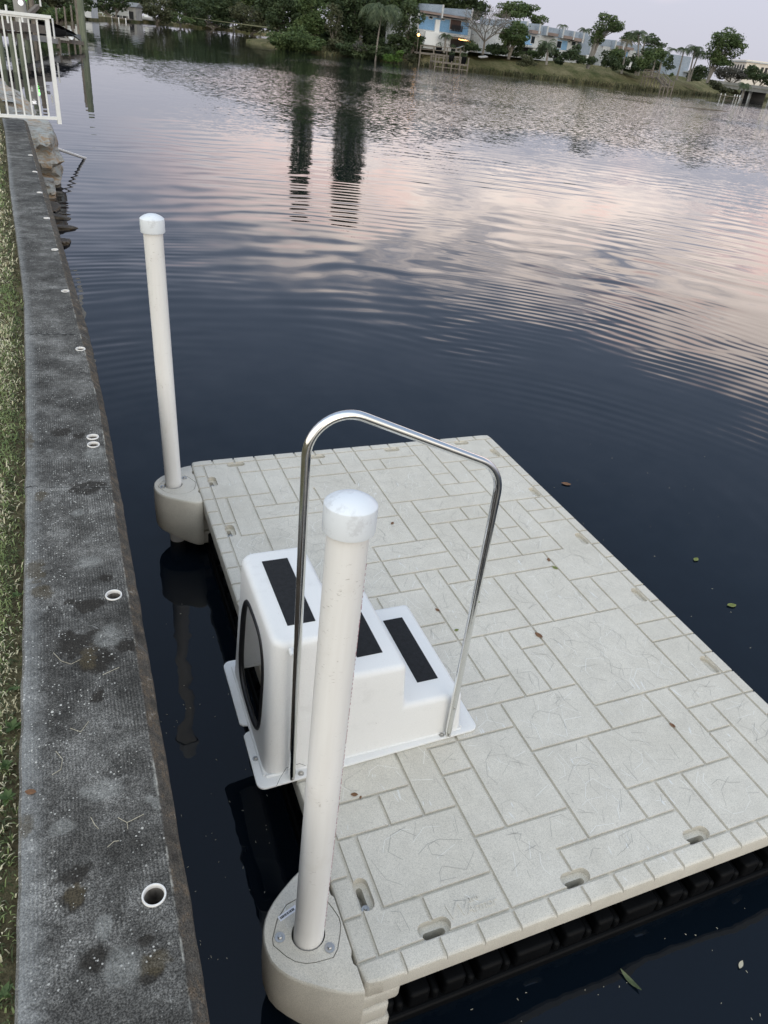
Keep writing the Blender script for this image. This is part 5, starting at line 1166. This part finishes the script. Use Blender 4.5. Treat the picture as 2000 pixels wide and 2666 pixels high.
b = MB(); dd = (e_ - p0).normalized(); b.tube([p0 - dd * .3, e_ + dd * .7], .028, 12); b.build('drain_pipe', M['pvcwhite'], None, 60, label='thin white drain pipe slanting from the boulder into the water', cat='pipe')

# ------------------------------------------------------------------ lawn grass, weeds, litter
M['grass_g'] = mottled('grass_green', (.10, .15, .045), (.27, .32, .13), 5); M['grass_t'] = mottled('grass_tan', (.44, .40, .25), (.70, .66, .47), 5); M['grass_d'] = mottled('grass_dark', (.03, .045, .014), (.07, .09, .03), 5)
g = MB(); rnd = random.Random(9)
def blade(x, y, z, L_, w_, m):
    a = rnd.uniform(0, 6.28); lean = rnd.uniform(.5, 1.45); h = Vector((math.cos(a), math.sin(a), 0)); s = Vector((-h.y, h.x, 0)) * w_
    p = Vector((x, y, z)); q = p + h * L_ * .5 * math.sin(lean) + Vector((0, 0, L_ * .55 * math.cos(lean) + .004)); t = p + h * L_ * math.sin(lean) * 1.05 + Vector((0, 0, L_ * .75 * math.cos(lean)))
    g.cur = m; g.add([p - s, p + s, q + s * .8, q - s * .8, t], [(0, 1, 2, 3), (3, 2, 4)])
for y0, y1, dens, wid, sc in ((-.25, 1.6, 20000, .26, 1), (1.6, 4, 9000, .34, 1.3), (4, 8, 3600, .55, 1.9), (8, 13, 1600, .9, 2.8)):
    n = int((y1 - y0) * wid * dens)
    for _ in range(n):
        y = rnd.uniform(y0, y1); e = interp(XL, y); off = rnd.random() * wid; x = e - .012 - off
        if off < .03 and rnd.random() < .55: continue
        pn = mnoise.noise(Vector((x * 3, y * 1.3, 0))) + .5 * mnoise.noise(Vector((x * 9, y * 6, 3)))
        m = 1 if pn + rnd.uniform(-.45, .45) > -.02 else 0
        if off < .06 and rnd.random() < .5: m = 2
        blade(x, y, LAWN - .018, rnd.uniform(.010, .028) * min(sc, 1.5), rnd.uniform(.0011, .0024) * sc, m)
g.build('grass', [M['grass_g'], M['grass_t'], M['grass_d']], label='short mixed green and straw coloured lawn grass beside the seawall', cat='grass', kind='stuff')
def weed(label, x, y, n, L_, m='leaf_weed'):
    b = MB(); r2 = random.Random(int(y * 1000))
    for k in range(n):
        a = r2.uniform(0, 6.28); el = r2.uniform(.1, .9); h = Vector((math.cos(a) * math.cos(el), math.sin(a) * math.cos(el), math.sin(el))); s = Vector((-math.sin(a), math.cos(a), 0)); p0 = Vector((0, 0, 0)); L2 = L_ * .6 * r2.uniform(.6, 1.2)
        b.add([p0, p0 + h * L2 * .45 + s * L2 * .26, p0 + h * L2 - Vector((0, 0, L2 * .15)), p0 + h * L2 * .45 - s * L2 * .26], [(0, 1, 2, 3)])
    o = b.build('weed_plant', M[m], label=label, cat='weed', group='weeds along the seawall edge'); o.location = (x, y, LAWN); return o
M['leaf_weed'] = mottled('weed_leaf', (.03, .06, .014), (.075, .12, .032), 30)
weed('leafy green weed against the cap near the bottom left corner', -.81, -.02, 12, .035); weed('broad leaved weed at the lawn edge beside the stained concrete', -.815, .44, 16, .040); weed('bright green weed at the lawn edge above the broad leaved one', -.82, .54, 22, .036); weed('tall green weed beside the crack at the lawn edge', -.81, .66, 12, .045); weed('small weed at the lawn edge in line with the single pipe', -.81, .80, 10, .034); weed('dark green tuft at the cap edge farther up the lawn', -.81, 1.22, 12, .032)
M['leaf_olive'] = mottled('wet_olive_leaf', (.05, .075, .03), (.11, .13, .06), 60)
def leaf(label, p, L_, rz, m='leaf_brown', cat='leaf', curl=.25, wid=.3, g_='fallen leaves', tilt=0):
    b = MB(); n = 6; vs = []
    for k in range(n + 1):
        t = k / n; w = wid * L_ * math.sin(math.pi * min(1, t * .96 + .02)) ** .8; z = curl * L_ * (t - .5) ** 2
        vs += [(L_ * (t - .5), -w, z + .15 * w), (L_ * (t - .5), 0, z), (L_ * (t - .5), w, z + .15 * w)]
    b.add(vs, [(3 * k + j, 3 * k + j + 1, 3 * k + j + 4, 3 * k + j + 3) for k in range(n) for j in (0, 1)])
    o = b.build('fallen_leaf', M[m], None, 60, label=label, cat=cat, group=g_); o.location = p; o.rotation_euler = (tilt, 0, rz); return o
dz = root_z + .002
for lb, x, y, L_, rz, m in (('dark brown leaf on the deck right of the nearer pile', .176, .592, .026, -.3, 'leaf_brown'), ('tiny brown leaf fragment beside the dark brown leaf', .193, .575, .014, .9, 'leaf_brown'), ('small green leaf at the step flange edge behind the pile', .192, .722, .014, .2, 'leaf_green'),
    ('brown leaf lying in a groove in the middle of the deck', 1.268, 1.137, .042, -1.15, 'leaf_brown'), ('brown leaf in the groove nearest the near deck edge', 1.524, .515, .028, -1.2, 'leaf_brown'), ('dark leaf scrap in a groove on the right of the deck', 1.640, 1.640, .03, 1.2, 'leaf_brown'), ('olive leaf scrap next to the dark scrap on the right', 1.635, 1.570, .035, -1.0, 'leaf_green'),
    ('tiny dark leaf on the deck behind the pile cap', .948, 2.152, .028, .8, 'leaf_brown'), ('yellow green leaf beside the right handrail post', 1.104, 1.425, .022, 1.3, 'leaf_green'), ('tan leaf below the right handrail post', .909, 1.269, .024, .1, 'leaf_green'), ('red brown leaf in the groove behind the lowest tread', .883, 1.420, .026, -1.1, 'leaf_brown')):
    leaf(lb, (x, y, dz), L_, rz, m)
leaf('orange brown leaf on the seawall cap near the lawn', (-.756, .393, CAPZ + .003), .026, -.35, 'leaf_brown')
for i, (lb, x, y, L_, rz, m) in enumerate((('reddish leaf floating nearest the far right dock corner', 2.667, 2.867, .07, -.5, 'leaf_brown'), ('pale leaf floating off the middle of the right dock edge', 2.985, 1.837, .05, .4, 'leaf_green'), ('green leaf floating nearest the lower right dock edge', 2.868, 1.399, .06, -.2, 'leaf_green'))):
    leaf(lb, (x, y, .004), L_, rz, m, g_='floating leaves')
q = onz(1640, 2555, 0); leaf('long green leaf floating in the dark water at the bottom right', (q.x, q.y, .004), .085, 1.9, 'leaf_olive', wid=.11, curl=.5, g_='floating leaves')
q = onz(1928, 2513, 0); leaf('tan twiggy leaf floating near the right bottom corner', (q.x, q.y, .004), .035, .5, 'straw', wid=.2, g_='floating leaves')
def straw(label, segs, z, r=.0006):
    b = MB()
    for pts in segs: b.tube([Vector((x, y, z + .0015)) for x, y in pts], r, 5)
    b.build('dry_straw', M['straw'], None, label=label, cat='straw', group='dry straws on the seawall')
straw('forked dry straw on the seawall cap above the near pipe', [[(-.554, .247), (-.572, .266)], [(-.554, .247), (-.516, .258)], [(-.554, .247), (-.554, .230)]], CAPZ)
straw('short dry straw left of the forked one', [[(-.630, .285), (-.622, .262), (-.615, .25)]], CAPZ); straw('short pale straw below the forked one', [[(-.600, .198), (-.585, .208), (-.575, .206)]], CAPZ)
straw('long curved straw between the stains and the lawn', [[(-.70, .86), (-.68, .82), (-.655, .80), (-.63, .812)]], CAPZ); straw('angled straw beside the small dark stain', [[(-.665, .565), (-.64, .545), (-.62, .575)]], CAPZ); straw('curled straw low on the cap beside the cracked edge', [[(-.70, .50), (-.685, .47), (-.69, .44), (-.71, .43)]], CAPZ)
straw('straight straw across the large brown stain', [[(-.575, .735), (-.53, .752)]], CAPZ)
b = MB(); b.tube([(-.075, .695, .004), (-.06, .71, .02), (-.03, .735, .035), (.02, .742, .03), (.04, .735, .02)], .0007, 5); o = b.build('dry_straw', M['ink'], None, label='dark hair thin twig across the foot of the step handrail', cat='twig'); o.location = (0, 0, root_z + .012)
b = MB(); rnd = random.Random(31)
for _ in range(150):
    k = rnd.random()
    q = onz(rnd.uniform(420, 720), rnd.uniform(1500, 2500), 0) if k < .45 else onz(rnd.uniform(1050, 2000), rnd.uniform(2250, 2666), 0) if k < .75 else onz(rnd.uniform(1300, 1980), rnd.uniform(1150, 1700), 0)
    if q.x > -.02 and -.02 < q.y < 3.1 and q.x < 2.1: continue
    if q.x < -.42: continue
    a = rnd.uniform(0, 3.14); L2 = rnd.uniform(.002, .009); b.box((q.x, q.y, .0012), (L2, .0016, .001), rz=a)
b.build('floating_debris', M['straw'], label='scattered tiny flecks of floating debris on the dark water', cat='debris', kind='stuff')
# ------------------------------------------------------------------ sky and light
def build_world():
    wd = bpy.data.worlds.new('World'); scene.world = wd; wd.use_nodes = True
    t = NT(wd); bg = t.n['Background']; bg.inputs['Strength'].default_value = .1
    SUN_EL, SUN_AZ = R(16), R(25 + 180 - 38)            # low sun behind the viewer's right shoulder (azimuth clockwise from +y)
    sky = t.new('ShaderNodeTexSky', sky_type='NISHITA'); sky.sun_disc = False; sky.sun_elevation = SUN_EL; sky.sun_rotation = SUN_AZ; sky.air_density = 1.2; sky.dust_density = 2
    d = t.vmath('NORMALIZE', t.coord('Generated')); x, y, z = t.sep(d)
    base = t.ramp(z, [(0, (.60, .60, .68)), (.09, (.64, .65, .77)), (.20, (.60, .65, .82)), (.31, (.36, .44, .60)), (.5, (.33, .44, .63)), (1, (.46, .58, .80))])
    # cloud deck: streaky, lit cream and pink, in a band above the far bank
    v = t.vmath('MULTIPLY', d, (3.2, 3.2, 9)); n = t.noise(v, 1.3, 6, .6, .4); n2 = t.noise(t.vmath('ADD', v, (5, 1, 3)), 1.1, 3, .6)
    az = t.math('ADD', t.math('MULTIPLY', x, math.sin(R(43))), t.math('MULTIPLY', y, math.cos(R(43))))     # 1 toward the cloud bank, -1 opposite
    lat = t.math('SUBTRACT', t.math('MULTIPLY', x, math.cos(R(43))), t.math('MULTIPLY', y, math.sin(R(43))))
    hi = t.math('MULTIPLY_ADD', lat, .12, .275)
    zz = t.math('ADD', z, t.math('MULTIPLY', t.math('SUBTRACT', n2, .5), .10))
    band = t.math('MULTIPLY', t.step(zz, .075, .15), t.step(t.math('SUBTRACT', zz, hi), -.03, .05, 1, 0))
    front = t.step(az, .74, .93)
    cm = t.math('MULTIPLY', t.math('MULTIPLY', band, front), t.step(n, .30, .54))
    cc = t.mix(t.step(n2, .48, .66), (2.15, 1.85, 1.68), (2.05, 1.45, 1.32))
    c = t.mix(cm, base, cc)
    back = t.step(az, .30, -.35)  # sky half behind the viewer, brightened to light the dock and step
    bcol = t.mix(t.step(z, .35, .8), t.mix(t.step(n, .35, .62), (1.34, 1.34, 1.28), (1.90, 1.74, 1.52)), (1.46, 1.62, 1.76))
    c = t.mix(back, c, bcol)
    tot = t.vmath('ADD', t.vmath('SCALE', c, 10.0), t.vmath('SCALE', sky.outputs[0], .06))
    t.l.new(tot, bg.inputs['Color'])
    sd = bpy.data.lights.new('sun', 'SUN'); sd.energy = .50; sd.angle = R(35); sd.color = (1, .93, .84)
    so = bpy.data.objects.new('sun', sd); col.objects.link(so)
    dirv = Vector((math.sin(SUN_AZ) * math.cos(SUN_EL), math.cos(SUN_AZ) * math.cos(SUN_EL), math.sin(SUN_EL)))
    so.rotation_mode = 'QUATERNION'; so.rotation_quaternion = dirv.to_track_quat('Z', 'Y')
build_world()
vs_ = scene.view_settings; vs_.view_transform = 'Standard'; vs_.look = 'None'; vs_.exposure = 0; vs_.gamma = 1
scene.render.resolution_x = 768; scene.render.resolution_y = 1024
